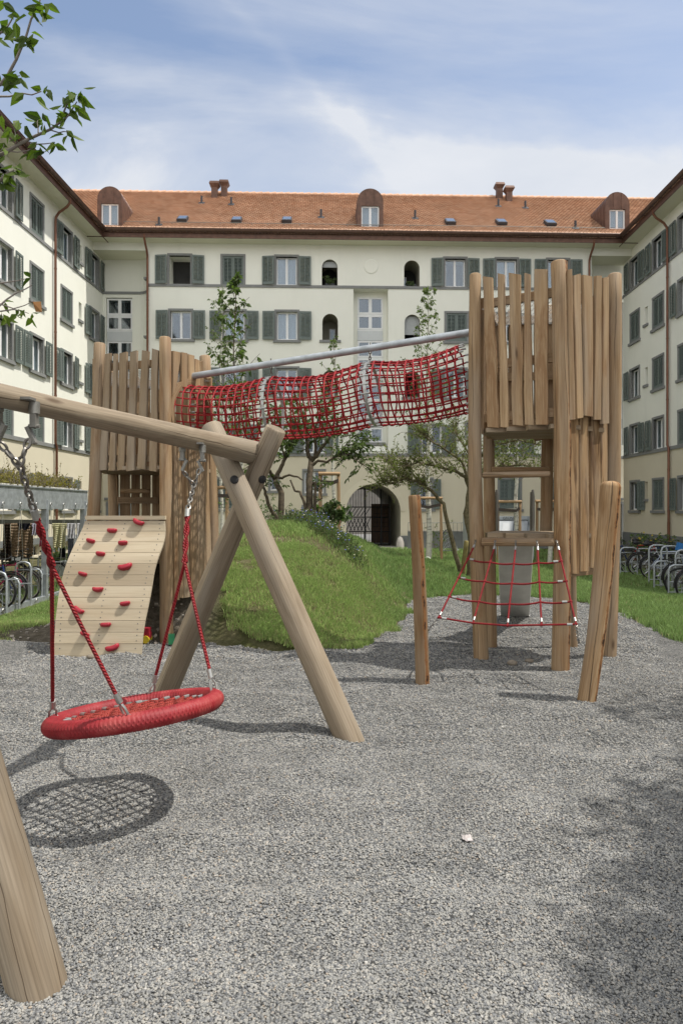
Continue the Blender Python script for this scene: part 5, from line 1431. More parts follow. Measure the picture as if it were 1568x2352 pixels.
px_tree('small_tree','tall multi-stemmed dark-leaved tree in the flowers on top of the mound','tree',13.2,(708,1196),[
 (Z([(735,1210),(738,900),(755,600),(768,450)]),.075,.055,None),
 (Z([(768,450),(730,360),(712,220),(700,80),(660,-60),(640,-200)]),.05,.012,.3),
 (Z([(770,440),(830,390),(890,290),(980,180),(1040,60),(1060,-80)]),.045,.012,.35),
 (Z([(780,500),(850,450),(960,465),(1100,380),(1145,402),(1280,345),(1330,320)]),.030,.008,.4),
 (Z([(1100,380),(1200,250),(1300,240),(1380,260)]),.014,.006,.4),
 (Z([(1150,150),(1250,130),(1400,170),(1480,180)]),.012,.006,.3),
 (Z([(1250,400),(1330,440),(1400,500)]),.008,.004,.3),
 (Z([(708,1200),(690,1000),(625,840),(560,830),(505,690)]),.034,.016,None),
 (Z([(805,1200),(812,900),(822,720),(775,745)]),.036,.022,.85),
 (Z([(812,980),(905,920),(870,820),(880,770)]),.014,.006,.6),
 (Z([(820,390),(820,250),(800,120),(840,-40),(900,-200)]),.035,.01,.3)],
 'bark','leaf_dark',165,8,.28,.08)
px_tree('small_tree','spreading olive-leaved tree with a bent stem at the right behind the gravel','tree',15.2,(1066,1330),[
 ([(1066,1340),(1046,1275),(1030,1212),(1018,1157),(990,1127),(956,1105),(930,1098),(895,1112),(880,1108)],.06,.012,.5),
 ([(1077,1340),(1081,1248),(1071,1180),(1080,1125),(1070,1096)],.085,.055,None),
 ([(1070,1096),(1040,1080),(1000,1070),(960,1062),(925,1072)],.04,.01,.2),
 ([(1080,1110),(1110,1085),(1150,1070),(1200,1068),(1240,1080)],.045,.012,.2),
 ([(1075,1100),(1060,1060),(1020,1030),(985,1010),(970,995)],.035,.008,.2),
 ([(1080,1100),(1100,1050),(1140,1020),(1190,1010),(1230,1020)],.035,.008,.2),
 ([(1075,1090),(1075,1040),(1050,1000),(1040,975)],.03,.008,.2),
 ([(930,1098),(905,1075),(890,1060)],.014,.006,.1)],
 'bark_g','leaf_olive',640,8,.38,.055,up=.55,twr=.007,dep=1.2)
def slender(name,label,D,pxb,pyb,pyt,spread_px,nbr,bark,leaf,lf,ls,r0=.055,start=.3,group=None,white=True,bare=None):
    b=P(pxb,pyb,D); t=P(pxb+random.uniform(-6,6),pyt,D); root=thing(name,label,'tree',tuple(b),0,group); pl=Plant()
    pts=[b.lerp(t,k/12)+Vector((.03*math.sin(k*1.3),0,0)) for k in range(13)]; pl.branch(pts,r0,.008,8)
    tr=pl.b.build('trunk',M[bark],root,60); pl.b=MB()
    H=(t-b).length
    for k in range(nbr):
        f=start+(1-start)*((k+.5)/nbr); q=b.lerp(t,f); an=k*2.4+random.uniform(-.4,.4); ln=spread_px/F*D*(1.15-f)*random.uniform(.65,1.2)/(1.15-start)*1.5
        d=Vector((math.cos(an),math.sin(an),random.uniform(.7,1.3))).normalized(); e=q+d*ln; m1=q.lerp(e,.5)+Vector((0,0,-.03*ln))
        pl.branch([q,m1,e],.012*(1.2-f)+.004,.004,5)
        for j in range(lf):
            s=random.uniform(.25,1); c=q.lerp(m1,s*2) if s<.5 else m1.lerp(e,s*2-1)
            pl.twig(c,d*.3+rv(1)+Vector((0,0,-.1)),ln*.28*random.uniform(.5,1.2),.0035,5,ls,.45)
    for j in range(10): pl.twig(t-Vector((0,0,.25*random.random())),rv(.5)+Vector((0,0,1)),.25,.003,5,ls)
    pl.b.build('branches',M['twig' if bark=='birch' else 'bark'],root,60); pl.leafmesh('crown',M[leaf],root); return root
slender('birch','young birch with a loose crown beside the tall cherry behind the net tunnel',20,508,1235,672,84,46,'birch','leaf_birch',8,.085,start=.15)
slender('cherry_tree','young upright cherry with long dark leaves rising behind the net tunnel',16.5,538,1225,640,92,40,'bark','leaf_dark',4,.15,r0=.035,start=.15)
slender('birch','white-stemmed young birch tied to stakes on the mound beside the gateway',19,765,1215,786,60,24,'birch','leaf_birch',4,.085,start=.3)
slender('birch','young birch with a bright white stem tied to stakes behind the white ball',22.5,984,1284,668,84,36,'birch','leaf_birch',9,.10,r0=.10,start=.38)
slender('birch','young birch seen framed by the right tower in front of the grey container',22.5,1186,1290,860,80,30,'birch','leaf_dark',11,.095,r0=.09,start=.40)
slender('birch','slim birch with its stem showing between the tower and the hanging planks',22,1262,1292,800,44,20,'birch','leaf_birch',5,.095,r0=.08,start=.4)
slender('birch','slim white birch stem seen between the crossed swing legs',17,553,1245,800,30,14,'birch','leaf_birch',4,.08,r0=.07,start=.45)

def stakes(label,D,xs,pyt,pyb,beams=True,band=None,tie=None):
    c=P(sum(xs)/len(xs),pyb,D); root=thing('tree_stakes',label,'tree stakes',tuple(c),0,'wooden stake frames holding young trees')
    for i,x in enumerate(xs):
        mb=MB(); b=P(x+random.uniform(-2,2),pyb,D); t=P(x,pyt,D); logtube(mb,b-Vector((0,0,.3)),t,.048,.042,10,5,.03); mb.build('stake',M['stake'],root,50)
    mb=MB(); logtube(mb,P(xs[0]-4,pyt+2,D-.06),P(xs[-1]+4,pyt+2,D-.06),.048,.044,10,4,.03); mb.build('crossbar',M['stake'],root,50)
    mb=MB(); a,b=P(xs[0],pyt+20,D-.06),P(xs[-1],pyt+17,D-.06); m=P(tie or (xs[0]+xs[-1])/2,pyt+23,D-.08)
    for p,q in((a,m),(m,b)):
        u=Vector((0,0,.045)); mb.quad(p-u,q-u,q+u,p+u); mb.quad(p-u+Vector((0,.14,0)),q-u+Vector((0,.14,0)),q+u+Vector((0,.14,0)),p+u+Vector((0,.14,0)))
    mb.build('strap',plain('brown_strap',(.06,.045,.035),.7),root)
stakes('rough stake frame standing in the flowers on the mound left of the gateway',16.5,(735,777),1086,1200,tie=764)
stakes('stake frame round the birch behind the white ball, left of the right tower',22.4,(963,1012),1142,1290,tie=983)
stakes('stake frame seen through the tower opening before the grey container',22.4,(1143,1194),1150,1290,tie=1185)
stakes('stake frame half hidden by the right back post of the tower',22.2,(1233,1291),1149,1290,tie=1260)
stakes('stake frame visible between the left tower and the crossed swing legs',16.8,(497,521),1118,1240,tie=553)
ls_=thing('tree_stake','short mossy stake leaning on the bent olive tree','tree stake',tuple(P(1062,1330,15)))
mb=MB(); logtube(mb,P(1060,1335,15),P(1071,1242,14.9),.055,.05,10,5,.03); mb.build('stake',plain('mossy_stake',(.17,.14,.05),.9,var=.3,scale=9),ls_,50)
# foreground branch, tree stands just outside the left edge
def fg_tree():
    base=Vector((-3.3,3.9,0)); root=thing('cherry_tree','leafy tree reaching into the sky at the upper left with pointed toothed leaves','tree',tuple(base)); pl=Plant()
    top=Vector((-2.9,4.0,5.6)); tr=[base.lerp(top,k/8)+Vector((.05*math.sin(k),.04*math.cos(k*1.7),0)) for k in range(9)]; pl.branch([base-Vector((0,0,.3))]+tr,.09,.03,10)
    V=lambda x,y,d=4.0:P(.1831*x,.1831*y,d)
    def br(pts,r0,r1,d=4.0,dd=.0): pl.branch([V(x,y,d+dd*i) for i,(x,y) in enumerate(pts)],r0,r1,6)
    pl.branch([tr[5],Vector((-2.55,4.0,3.75)),V(0,1940)],.028,.012,8); br([(0,1940),(110,1885),(230,1810),(360,1740),(480,1685),(630,1620),(740,1540),(800,1500),(860,1440),(910,1360),(965,1270)],.0115,.003)
    pl.branch([tr[6],Vector((-2.5,3.9,4.2)),V(0,1060,3.8)],.022,.009,8); br([(0,1060),(100,940),(150,840),(205,740),(280,560),(320,470),(340,410),(390,235),(440,140),(490,40),(510,-40)],.009,.004,3.8)
    pl.branch([tr[6],V(-300,1230,4.1),V(0,1205,4.1)],.02,.007); br([(0,1205),(120,1205),(280,1165),(400,1185),(520,1140)],.006,.003,4.1)
    pl.branch([tr[7],V(-200,500,3.9),V(0,410,3.9)],.018,.007); br([(0,410),(70,365),(130,270),(170,200)],.006,.003,3.9)
    br([(740,1540),(800,1400),(840,1300),(900,1190),(940,1160)],.006,.003); br([(40,935),(170,955),(250,945)],.005,.002,3.8); br([(225,1810),(200,1700),(178,1600),(185,1530)],.005,.002); br([(480,1685),(478,1590),(465,1530),(490,1460)],.004,.002); br([(630,1625),(740,1660),(800,1645),(860,1650)],.004,.002); br([(355,1772),(450,1805),(560,1800),(640,1790),(690,1780)],.004,.002); br([(110,1890),(220,1905),(350,1885),(440,1835)],.004,.002); br([(0,1905),(50,1830),(40,1790)],.004,.002)
    # lower branch with sparse tips, photo coordinates (x,y) of another close-up
    U=lambda x,y,d=4.3:P(.2443*x,401.9+.2443*y,d)
    pl.branch([tr[4],U(-200,1240),U(0,1225)],.02,.007); pl.branch([U(0,1225),U(60,1170),U(150,1110),U(240,1070),U(300,1035)],.006,.003); pl.branch([U(0,1015),U(150,995),U(280,965)],.005,.002); pl.branch([tr[4],U(-150,1030),U(0,1015)],.015,.005); pl.branch([U(0,1210),U(130,1255),U(230,1225),U(320,1180)],.005,.002); pl.branch([U(0,1280),U(130,1262),U(200,1275),U(270,1300)],.005,.002)
    pl.branch([tr[5],V(-300,2300,4.2),V(0,2260,4.2),V(100,2170,4.2),V(180,2130,4.2)],.02,.004)
    def cl(x,y,n,size=.088,d=4.0,conv=V,sp=32):
        for k in range(max(2,int(n*.72))):
            q=conv(x+random.uniform(-sp,sp),y+random.uniform(-sp,sp)*.7,d+random.uniform(-.06,.06)); an=random.uniform(0,6.28)
            dv=Vector((math.cos(an)*.8,math.sin(an)*.5,random.uniform(-1.1,.25))).normalized()
            pl.L.append((q,dv,size*random.uniform(.7,1.15),.55,random.random()))
    for x,y,n,d in ((560,60,5,3.8),(480,120,5,3.8),(400,130,3,3.8),(340,170,3,3.8),(550,150,3,3.8),(410,400,4,3.8),(430,470,3,3.8),(320,470,4,3.8),(270,520,4,3.8),(340,550,3,3.8),(230,900,3,3.8),(270,970,5,3.8),(80,990,4,3.8),(160,980,3,3.8),(120,180,4,3.9),(190,260,4,3.9),(80,340,4,3.9),(160,390,4,3.9),(20,470,4,3.9),(10,950,3,3.8),(10,310,3,3.9),(540,1100,4,4.1),(470,1230,3,4.1),(580,1170,4,4.1),(310,1150,3,4.1),(1030,1120,4,4),(1050,1200,5,4),(950,1190,6,4),(880,1180,3,4),(840,1220,3,4),(800,1300,3,4),(900,1340,5,4),(880,1440,5,4),(800,1470,6,4),(960,1370,3,4),(500,1430,4,4),(530,1500,4,4),(430,1540,3,4),(540,1560,3,4),(230,1500,4,4),(280,1560,4,4),(150,1620,5,4),(230,1690,4,4),(820,1620,3,4),(830,1690,4,4),(880,1680,3,4),(680,1750,4,4),(690,1820,4,4),(480,1780,5,4),(470,1860,3,4),(400,1910,3,4),(440,1900,2,4),(20,1800,5,4),(70,1850,4,4),(80,1930,3,4),(180,2080,5,4.2),(190,2150,6,4.2),(110,2180,6,4.2),(40,2180,5,4.2),(20,2280,5,4.2),(100,2230,3,4.2),(10,1450,3,4),(20,10,3,3.9)): cl(x,y,n,d=d)
    for x,y,n in ((40,1190,2),(150,1310,2),(180,1265,2),(240,1260,3),(300,1300,3),(310,1340,2),(60,1330,3),(20,1300,2),(290,970,2)): cl(x,y,n,.07,4.3,U,10)
    pl.b.build('trunk',M['twig'],root,60); pl.leafmesh('crown',M['leaf_cherry'],root)
    mb=MB(); q=U(350,1235); mb.quad(q+Vector((-.03,0,.03)),q+Vector((.02,.01,.035)),q+Vector((.03,0,-.035)),q+Vector((-.015,.012,-.03))); mb.build('dead_leaf',plain('brown_leaf',(.25,.12,.04),.8),root)
fg_tree()
# tree outside the right edge whose crown shades the gravel at lower right
def shade_tree():
    base=Vector((6.0,4.4,0)); root=thing('cherry_tree','leafy tree just outside the right edge shading the gravel','tree',tuple(base)); pl=Plant()
    pl.branch([base-Vector((0,0,.3)),base+Vector((-.05,0,1.5)),Vector((5.6,4.3,3.0)),Vector((5.3,4.2,4.2))],.13,.06,10)
    for c,rad,n in ((Vector((4.72,2.6,4.6)),(1.14,1.5,.7),2300),(Vector((4.12,2.05,4.6)),(.92,.95,.6),1300),(Vector((5.6,5.2,5.0)),(1.2,.40,.35),190),(Vector((5.35,4.25,4.9)),(.9,.2,.25),60)):
        pl.branch([Vector((5.45,4.2,3.6)),(Vector((5.4,4.2,3.8))+c)/2,c],.05,.015,7)
        for k in range(n):
            v=rv(1)
            while v.length>1: v=rv(1)
            q=c+Vector((v.x*rad[0],v.y*rad[1],v.z*rad[2])); pl.twig(q,rv(1),.3,.004,7,.105)
            if k%12==0: pl.branch([c,q],.014,.004,5)
    pl.b.build('trunk',M['bark'],root,60); pl.leafmesh('crown',M['leaf_cherry'],root)
shade_tree()

# ------------------------------------------------------------------ flowers, roof plants, shrubs
def herbs(name,kind,label,pts,h,leaf,ls,flower=None,nfl=0,root=None,seed_heads=False,density=6,r=.0035):
    pl=Plant(); fl=MB(); fl2=MB()
    for (x,y,z) in pts:
        hh=h*random.uniform(.5,1.2); d=Vector((random.uniform(-.35,.35),random.uniform(-.35,.35),1)).normalized(); b=Vector((x,y,z)); e=b+d*hh
        pl.branch([b,b.lerp(e,.5)+rv(.02),e],r,r*.5,4)
        for k in range(density):
            q=b.lerp(e,random.uniform(.05,1)); pl.L.append((q,(d*.5+rv(1)).normalized(),ls*random.uniform(.5,1.2),.35,random.random()))
        if flower and random.random()<nfl:
            t=fl if random.random()<.7 else fl2; s=.013*random.uniform(.7,1.3)
            t.tube([e-Vector((0,0,s*.4)),e,e+Vector((0,0,s*.5))],[s*.5,s,s*.4],6)
        if seed_heads:
            for k in range(9):
                q=b.lerp(e,.45+.55*k/9); pl.L.append((q,rv(1).normalized(),.025,.7,.0))
    return pl,fl,fl2
pts=[]
while len(pts)<520:
    t=random.random(); px=640+t*165+random.uniform(-12,12); D_=random.uniform(10.5,13.2)
    # band from the crest down the right shoulder
    x=-.95+1.15*t+random.uniform(-.28,.28); y=12.9-1.7*t+random.uniform(-.55,.5)
    pts.append((x,y,terr(x,y)-.02))
pl,fl,fl2=herbs('wildflowers','stuff','',pts,.24,'leaf_herb',.05,True,.33,density=16)
fo=pl.leafmesh('wildflowers',M['leaf_herb'],thing('flower_bed','loose clump of blue and white wildflowers over the crest of the mound','wildflowers',(-.2,12,1.2)))
fb=fo.parent; fo.name='foliage'; fo['kind']='stuff'; o=pl.b.build('stems',M['bark_g'],fb); o['kind']='stuff'
o=fl.build('blossom',plain('cornflower_blue',(.16,.17,.55),.7),fb); o['kind']='stuff'; o=fl2.build('pale_blossom',plain('cream_blossom',(.7,.66,.5),.7),fb); o['kind']='stuff'

# ------------------------------------------------------------------ bike shelter on the left
XS=-6.6
bs=thing('bike_shelter','galvanised steel bicycle shelter with a planted roof at the left edge','bike shelter',(XS-1.2,14.5,-.45))
mb=MB(); mb.box2((XS-.06,9.0,1.60),(XS+.06,17.6,2.05)); mb.box2((XS-.06,9,2.05),(XS+.085,17.6,2.075)); mb.build('roof_beam',M['galv'],bs)
mb=MB(); mb.box2((XS-3.0,17.5,1.60),(XS-.065,17.6,2.05)); mb.build('end_beam',M['galv'],bs)
mb=MB(); mb.box2((XS-3.0,9.0,1.75),(XS-.065,17.5,1.83)); mb.build('roof_deck',M['galv_dark'],bs)
for y in(15.2,17.45,11.4):
    mb=MB(); mb.box2((XS-.06,y-.055,-.5),(XS+.055,y+.055,1.597)); mb.box2((XS+.058,y-.03,1.15),(XS+.075,y+.03,1.8)); mb.build('post',M['galv'],bs)
mb=MB(); mb.box2((XS-3.0,17.38,-.5),(XS-2.9,17.48,1.6)); mb.build('post',M['galv_dark'],bs)
mb=MB(); mb.box2((XS-3.2,17.93,1.20),(XS-.07,18.0,1.32)); mb.build('rail',M['galv_dark'],bs)
mb=MB(); mb.box2((XS-.05,9.0,-.47),(XS+.05,17.6,-.33)); mb.build('ground_beam',M['galv'],bs)
mb=MB(); eb=MB()
for y in frange(11.0,17.4,.72):
    for dz,zz in((0,1.70),(0,-.36)):
        pts=[Vector((XS+.085,y+.035*math.cos(2*math.pi*k/10),zz+.035*math.sin(2*math.pi*k/10))) for k in range(10)]; eb.tube(pts,.008,5,closed=True)
    mb.tube([(XS+.085,y,1.67),(XS+.085,y+.16,-.33)],.004,4); mb.tube([(XS+.085,y,1.67),(XS+.085,y-.3,-.33)],.004,4)
eb.build('eye_bolt',M['steel'],bs); mb.build('trellis_wire',M['steel'],bs)
pts=[(XS-.08-random.random()**1.5*2.6,random.uniform(9.5,17.4),1.98) for k in range(1700)]
pl,fl,fl2=herbs('','','',pts,.42,'leaf_dry',.085,True,.10,density=9)
for k in range(60):
    y=random.uniform(11.0,17.0); b=Vector((XS-.3-random.random()*.6,y,1.83)); e=b+Vector((random.uniform(-.2,.2),random.uniform(-.25,.25),random.uniform(.5,1.05))); pl.branch([b,b.lerp(e,.6)+rv(.03),e],.004,.002,4)
    for q in range(22): pl.L.append((b.lerp(e,random.uniform(.35,1)),rv(1).normalized(),.03,.8,random.random()*.25))
o=pl.leafmesh('roof_plants',M['leaf_dry'],bs); o['kind']='stuff'; o=pl.b.build('roof_plant_stems',M['twig'],bs); o['kind']='stuff'; o=fl.build('yellow_blossom',plain('yellow_blossom',(.6,.45,.03),.7),bs); o['kind']='stuff'
mb=MB()
for k in range(70): mb.box((XS-.0+random.uniform(-.07,.02),random.uniform(9.2,17.5),2.09),(random.uniform(.03,.08),random.uniform(.03,.09),.03),rot=Matrix.Rotation(random.random(),3,'Z'))
mb.build('edge_stones',plain('pale_stone',(.5,.48,.43),.9),bs)['kind']='stuff'

# bicycles -------------------------------------------------------------
def circ(c,r,n,ax='y'):
    return [Vector((c[0]+r*math.cos(2*math.pi*k/n),c[1],c[2]+r*math.sin(2*math.pi*k/n))) for k in range(n)]
def bike_meshes():
    out={}; rw=.335
    mb=MB(); mb.tube(circ((0,0,0),rw-.02,28),.013,6,closed=True)
    for k in range(16):
        a=2*math.pi*k/16; mb.tube([(.02*math.cos(a+.8),.02 if k%2 else -.02,.02*math.sin(a+.8)),((rw-.03)*math.cos(a),0,(rw-.03)*math.sin(a))],.0022,3,caps=False)
    mb.tube([(0,-.05,0),(0,.05,0)],.022,8); out['wheel']=mb.mesh('wheel',M['chrome'],50)
    mb=MB(); mb.tube(circ((0,0,0),rw,32),.024,8,closed=True); out['tyre']=mb.mesh('tyre',M['rubber'],50)
    R_=Vector((0,0,rw)); Fw=Vector((1.05,0,rw)); BBk=Vector((.45,0,.28)); ST=Vector((.28,0,.78)); HT=Vector((.86,0,.84)); HB=Vector((.89,0,.70))
    mb=MB()
    for a,b,r in((BBk,ST,.017),(ST,HT-Vector((0,0,.05)),.016),(BBk,HB,.019),(HT,HB,.02)): mb.tube([a,b],r,8)
    for s in(-1,1):
        mb.tube([R_+Vector((0,s*.06,0)),BBk+Vector((0,s*.03,0))],.010,6); mb.tube([R_+Vector((0,s*.06,0)),ST+Vector((.01,s*.02,-.06))],.009,6); mb.tube([HB+Vector((0,s*.03,-.02)),Fw+Vector((-.02,s*.055,.0))],.012,6)
    out['frame']=mb.mesh('frame',plain('bike_paint',(.02,.02,.025),.35),50)
    mb=MB(); mb.tube([ST,ST+Vector((-.03,0,.16))],.013,8); mb.tube([ST+Vector((-.17,0,.19)),ST+Vector((-.10,0,.195)),ST+Vector((0,0,.19)),ST+Vector((.13,0,.18))],[.045,.07,.04,.015],10); out['saddle']=mb.mesh('saddle',M['saddle'],50)
    mb=MB(); t=HT+Vector((-.02,0,.10)); mb.tube([HT,t],.015,8); mb.tube([t,t+Vector((.07,0,.03))],.015,8); mb.tube([t+Vector((.03,-.30,.06)),t+Vector((.07,-.12,.03)),t+Vector((.07,.12,.03)),t+Vector((.03,.30,.06))],.012,8)
    for s in(-1,1): mb.tube([t+Vector((.03,s*.30,.06)),t+Vector((-.0,s*.33,.05))],.017,8); mb.tube([t+Vector((.06,s*.2,.05)),t+Vector((.10,s*.27,.02))],.006,5)
    out['handlebar']=mb.mesh('handlebar',M['saddle'],50)
    mb=MB()
    mb.tube(circ((.45,-.05,.28),.09,20),.006,4,closed=True); mb.tube([(.45,-.07,.28),(.52,-.07,.14)],.009,6); mb.tube([(.45,.07,.28),(.38,.07,.42)],.009,6); mb.box((.52,-.11,.13),(.09,.07,.02)); mb.box((.38,.11,.43),(.09,.07,.02)); mb.tube([(.45,-.05,.37),(0,-.05,rw+.04)],.004,4); mb.tube([(.45,-.05,.19),(0,-.05,rw-.04)],.004,4)
    out['crank']=mb.mesh('crank',M['chrome'],50)
    mb=MB()
    for c in((0,0,rw),(1.05,0,rw)):
        arc=[Vector((c[0]+(rw+.045)*math.cos(R(a)),0,c[2]+(rw+.045)*math.sin(R(a)))) for a in range(20,190,14)]; mb.tube(arc,.018,5)
    out['mudguard']=mb.mesh('mudguard',M['saddle'],50)
    mb=MB(); mb.box((-.10,0,.79),(.34,.12,.015)); mb.tube([(-.24,.05,.79),(0,.06,rw)],.006,4); mb.tube([(-.24,-.05,.79),(0,-.06,rw)],.006,4); out['luggage_rack']=mb.mesh('luggage_rack',M['saddle'],50)
    return out
BK=bike_meshes()
def paint(name,c): return plain(name,c,.3,0,.05,5)
def bike(label,loc,rz,col,guard=True,rack=False,scale=1,tilt=0,group=None):
    b=thing('bicycle',label,'bicycle',loc,rz,group); b.rotation_euler=(R(tilt),0,rz); b.scale=(scale,)*3
    for x in(0,1.05):
        w=inst('wheel',BK['wheel'],b,(x,0,.335),(0,random.random()*6,0)); inst('tyre',BK['tyre'],w)
    inst('frame',BK['frame'],b,mat=col); inst('saddle',BK['saddle'],b); inst('handlebar',BK['handlebar'],b); inst('crank',BK['crank'],b)
    if guard: inst('mudguard',BK['mudguard'],b)
    if rack: inst('luggage_rack',BK['luggage_rack'],b)
    return b
def wheel_at(px,D,z,label,col,rz=0,which='front',**k):
    """put one wheel's hub at the photo column px, distance D"""
    x=(px-CX)/F*D; sc=k.get('scale',1); c=Vector((1.05*sc,0,0)) if which=='front' else Vector((0,0,0)); c.rotate(Matrix.Rotation(rz,3,'Z'))
    return bike(label,(x-c.x,D-c.y,z),rz,col,group=k.pop('group',None),**k)
gl_='bicycles parked in the shelter'; gr_='bicycles parked along the right wing'
blk=paint('black_paint',(.015,.015,.017)); pink=paint('magenta_paint',(.42,.01,.10)); navy=paint('navy_paint',(.012,.03,.12)); redp=paint('red_paint',(.35,.01,.015)); sil=paint('silver_paint',(.45,.47,.5)); white_b=paint('pale_blue_paint',(.42,.48,.62)); green_b=paint('dark_green_paint',(.02,.06,.04))
wheel_at(-5,13.3,-.36,'black mountain bicycle with knobbly front tyre nearest in the shelter',blk,R(4),guard=False,group=gl_)
wheel_at(26,13.9,-.39,'dark blue bicycle second in the shelter with its front wheel low behind a hoop',navy,R(-6),group=gl_,rack=True)
wheel_at(56,15.0,-.42,'bicycle with a magenta frame and large black wheel in the middle of the shelter',pink,R(8),group=gl_,guard=True)
wheel_at(85,16.0,-.43,'dark green bicycle with a silver rim beside the shelter post',green_b,R(5),group=gl_,guard=False)
wheel_at(128,17.4,-.44,'black bicycle half hidden behind the climbing wall at the shelter end',blk,R(180),'rear',group=gl_,rack=True)
def hoop(D,px0,px1,ztop,z,label,grp,low=False):
    c=P((px0+px1)/2,HZ,D); r=thing('bike_stand',label,'bike stand',(c.x,D,z),0,grp); w=(px1-px0)/F*D/2; h=ztop; mb=MB()
    q=.12; pts=[(-w,0,-.05),(-w,0,h-q),(-w+q*.3,0,h-q*.3),(-w+q,0,h),(w-q,0,h),(w-q*.3,0,h-q*.3),(w,0,h-q),(w,0,-.05)]; mb.tube([Vector(p) for p in pts],.024,8); mb.build('hoop',M['galv'],r,50,local=True)
    mb=MB(); mb.tube([(-w,0,h*.48),(w,0,h*.48)],.014,6); mb.tube([(-w,.02,h*.82),(w+.25,.02,h*.82)],.012,6); mb.tube([(-w,0,.12),(w,0,.12)],.012,6); mb.build('crossbar',M['galv'],r,50,local=True)
    mb=MB()
    for s in(-.35,.35): mb.tube([(w*s,.0,-.05),(w*s,.0,h*.48)],.010,6)
    mb.build('wheel_guide',M['galv'],r,50,local=True)
for D,a,b,h,lab in((13.2,-14,15,.82,'steel hoop bike stand nearest the picture edge in the shelter'),(13.7,20,44,.66,'low steel hoop bike stand before the blue bicycle in the shelter'),(14.4,36,71,.92,'tall steel hoop bike stand before the magenta bicycle'),(15.1,66,96,.72,'low steel hoop bike stand close to the shelter post'),(16.2,88,118,.95,'tall steel hoop bike stand behind the shelter post')): hoop(D,a,b,h,-.44,lab,'hoops of the left bike rack')
g0=-.46
for args in ((1446,21.6,'grey bicycle with pale tyres at the left end of the right rack',sil,R(5),'rear',dict(guard=False)),
 (1441,22.8,'navy bicycle whose bare handlebar stands out behind the tower post',navy,R(-8),'front',dict(guard=False)),
 (1512,23.6,'red bicycle with an empty black saddle before the flower border',redp,R(6),'front',dict(guard=False)),
 (1468,20.9,'black bicycle leaning behind the left hoop of the right rack',blk,R(-7),'rear',dict(rack=True)),
 (1496,20.0,'pale blue bicycle in the middle of the right rack',white_b,R(4),'rear',dict()),
 (1531,18.7,'silver bicycle with a black saddle among the right hoops',sil,R(-5),'rear',dict(guard=False)),
 (1545,21.9,'navy blue bicycle with its handlebar above the middle hoops',navy,R(4),'front',dict(guard=False)),
 (1552,16.9,'red bicycle with thin tyres near the right edge',redp,R(6),'rear',dict(rack=True)),
 (1562,15.7,'black bicycle with thick front tyre closest to the right edge',blk,R(-4),'rear',dict(guard=False)),
 (1586,14.7,'dark green bicycle cut off by the right edge',green_b,R(5),'rear',dict())):
    px,D,lab,col,rz,wh,kw=args; wheel_at(px,D,terr((px-CX)/F*D,D)-.0,lab,col,rz,wh,group=gr_,**kw)
for D,a,b,h,lab in((21,1424,1463,.85,'steel hoop stand at the left end of the right bike rack'),(18.6,1490,1531,1.05,'tall steel hoop stand over the pale blue bicycle'),(17.6,1518,1559,1.08,'tall steel hoop stand next to the silver bicycle'),(17.2,1502,1543,.72,'low steel hoop stand left of the red bicycle'),(16.4,1551,1596,1.05,'tall steel hoop stand at the right picture edge'),(15.7,1535,1580,.74,'low steel hoop stand before the black bicycle')): hoop(D,a,b,h,terr(((a+b)/2-CX)/F*D,D),lab,'hoops of the right bike rack')
mb=MB(); c=P(1560,1256,17.3); mb.box(c,(.14,.10,.20),rot=Matrix.Rotation(R(15),3,'Y')); bg_=mb.build('flag',plain('blue_flag',(.03,.16,.42),.7)); tag(bg_,'small blue and white bag on the handlebar of a right-hand bicycle','bag')

# laundry on the shelter rail -------------------------------------------
def cloth(name,label,cat,px0,px1,py0,py1,D,col,pattern=None,group='laundry hung behind the bicycles',cut=None):
    mb=MB(); nx_,nz2=14,12; g=[]; ph=random.random()*9
    for j in range(nz2+1):
        row=[]
        for i in range(nx_+1):
            x=px0+(px1-px0)*i/nx_; y=py0+(py1-py0)*j/nz2
            if cut:
                cc=cut(j/nz2); m=(px0+px1)/2; x=m+(x-m)*cc
            p=P(x,y,D); p.y+=.035*math.sin(i*1.1+ph+j*.2)*(j/nz2+.2); p.z+=-.02*math.sin(i*.9+ph)*(j/nz2); row.append(p)
        g.append(row)
    for j in range(nz2):
        for i in range(nx_): mb.quad(g[j][i],g[j][i+1],g[j+1][i+1],g[j+1][i],0,[(i*.05,j*.05),((i+1)*.05,j*.05),((i+1)*.05,(j+1)*.05),(i*.05,(j+1)*.05)])
    m,nt,b=nt_mat(name+'_fabric'); uv=coord(nt,'UV'); base=col
    if pattern:
        f=ramp(nt,noise(nt,mapping(nt,uv,pattern[1]),1,3),[(.48,0),(.58,1)]); nt.links.new(mixc(nt,f,col,pattern[0]),b.inputs['Base Color'])
    else: b.inputs['Base Color'].default_value=col+(1,)
    b.inputs['Roughness'].default_value=.95; b.inputs['Specular IOR Level'].default_value=.1
    o=mb.build(name,m,smooth=60); sd=o.modifiers.new('thickness','SOLIDIFY'); sd.thickness=.006
    tag(o,label,cat,group)
cloth('blanket','brown blanket with worn dark stripes on the shelter rail','blanket',25,76,1202,1280,17.86,(.30,.22,.15),((.235,.17,.115),(6,2,1)))
cloth('blanket','shaded fold of the brown blanket as a narrow dark cloth at its left','blanket',8,24,1202,1288,17.86,(.05,.035,.025))  # blanket fold in shade, its darkness put into the fabric colour
cloth('socks','small dark socks and underwear pegged over the brown blanket','socks',40,70,1202,1216,17.82,(.02,.02,.028),None,cut=lambda t:1-.25*t)
cloth('shirt','lilac white shirt hanging between the blanket and the red cloth','shirt',72,90,1202,1229,17.86,(.55,.53,.66),cut=lambda t:1.0 if t<.3 else .72)
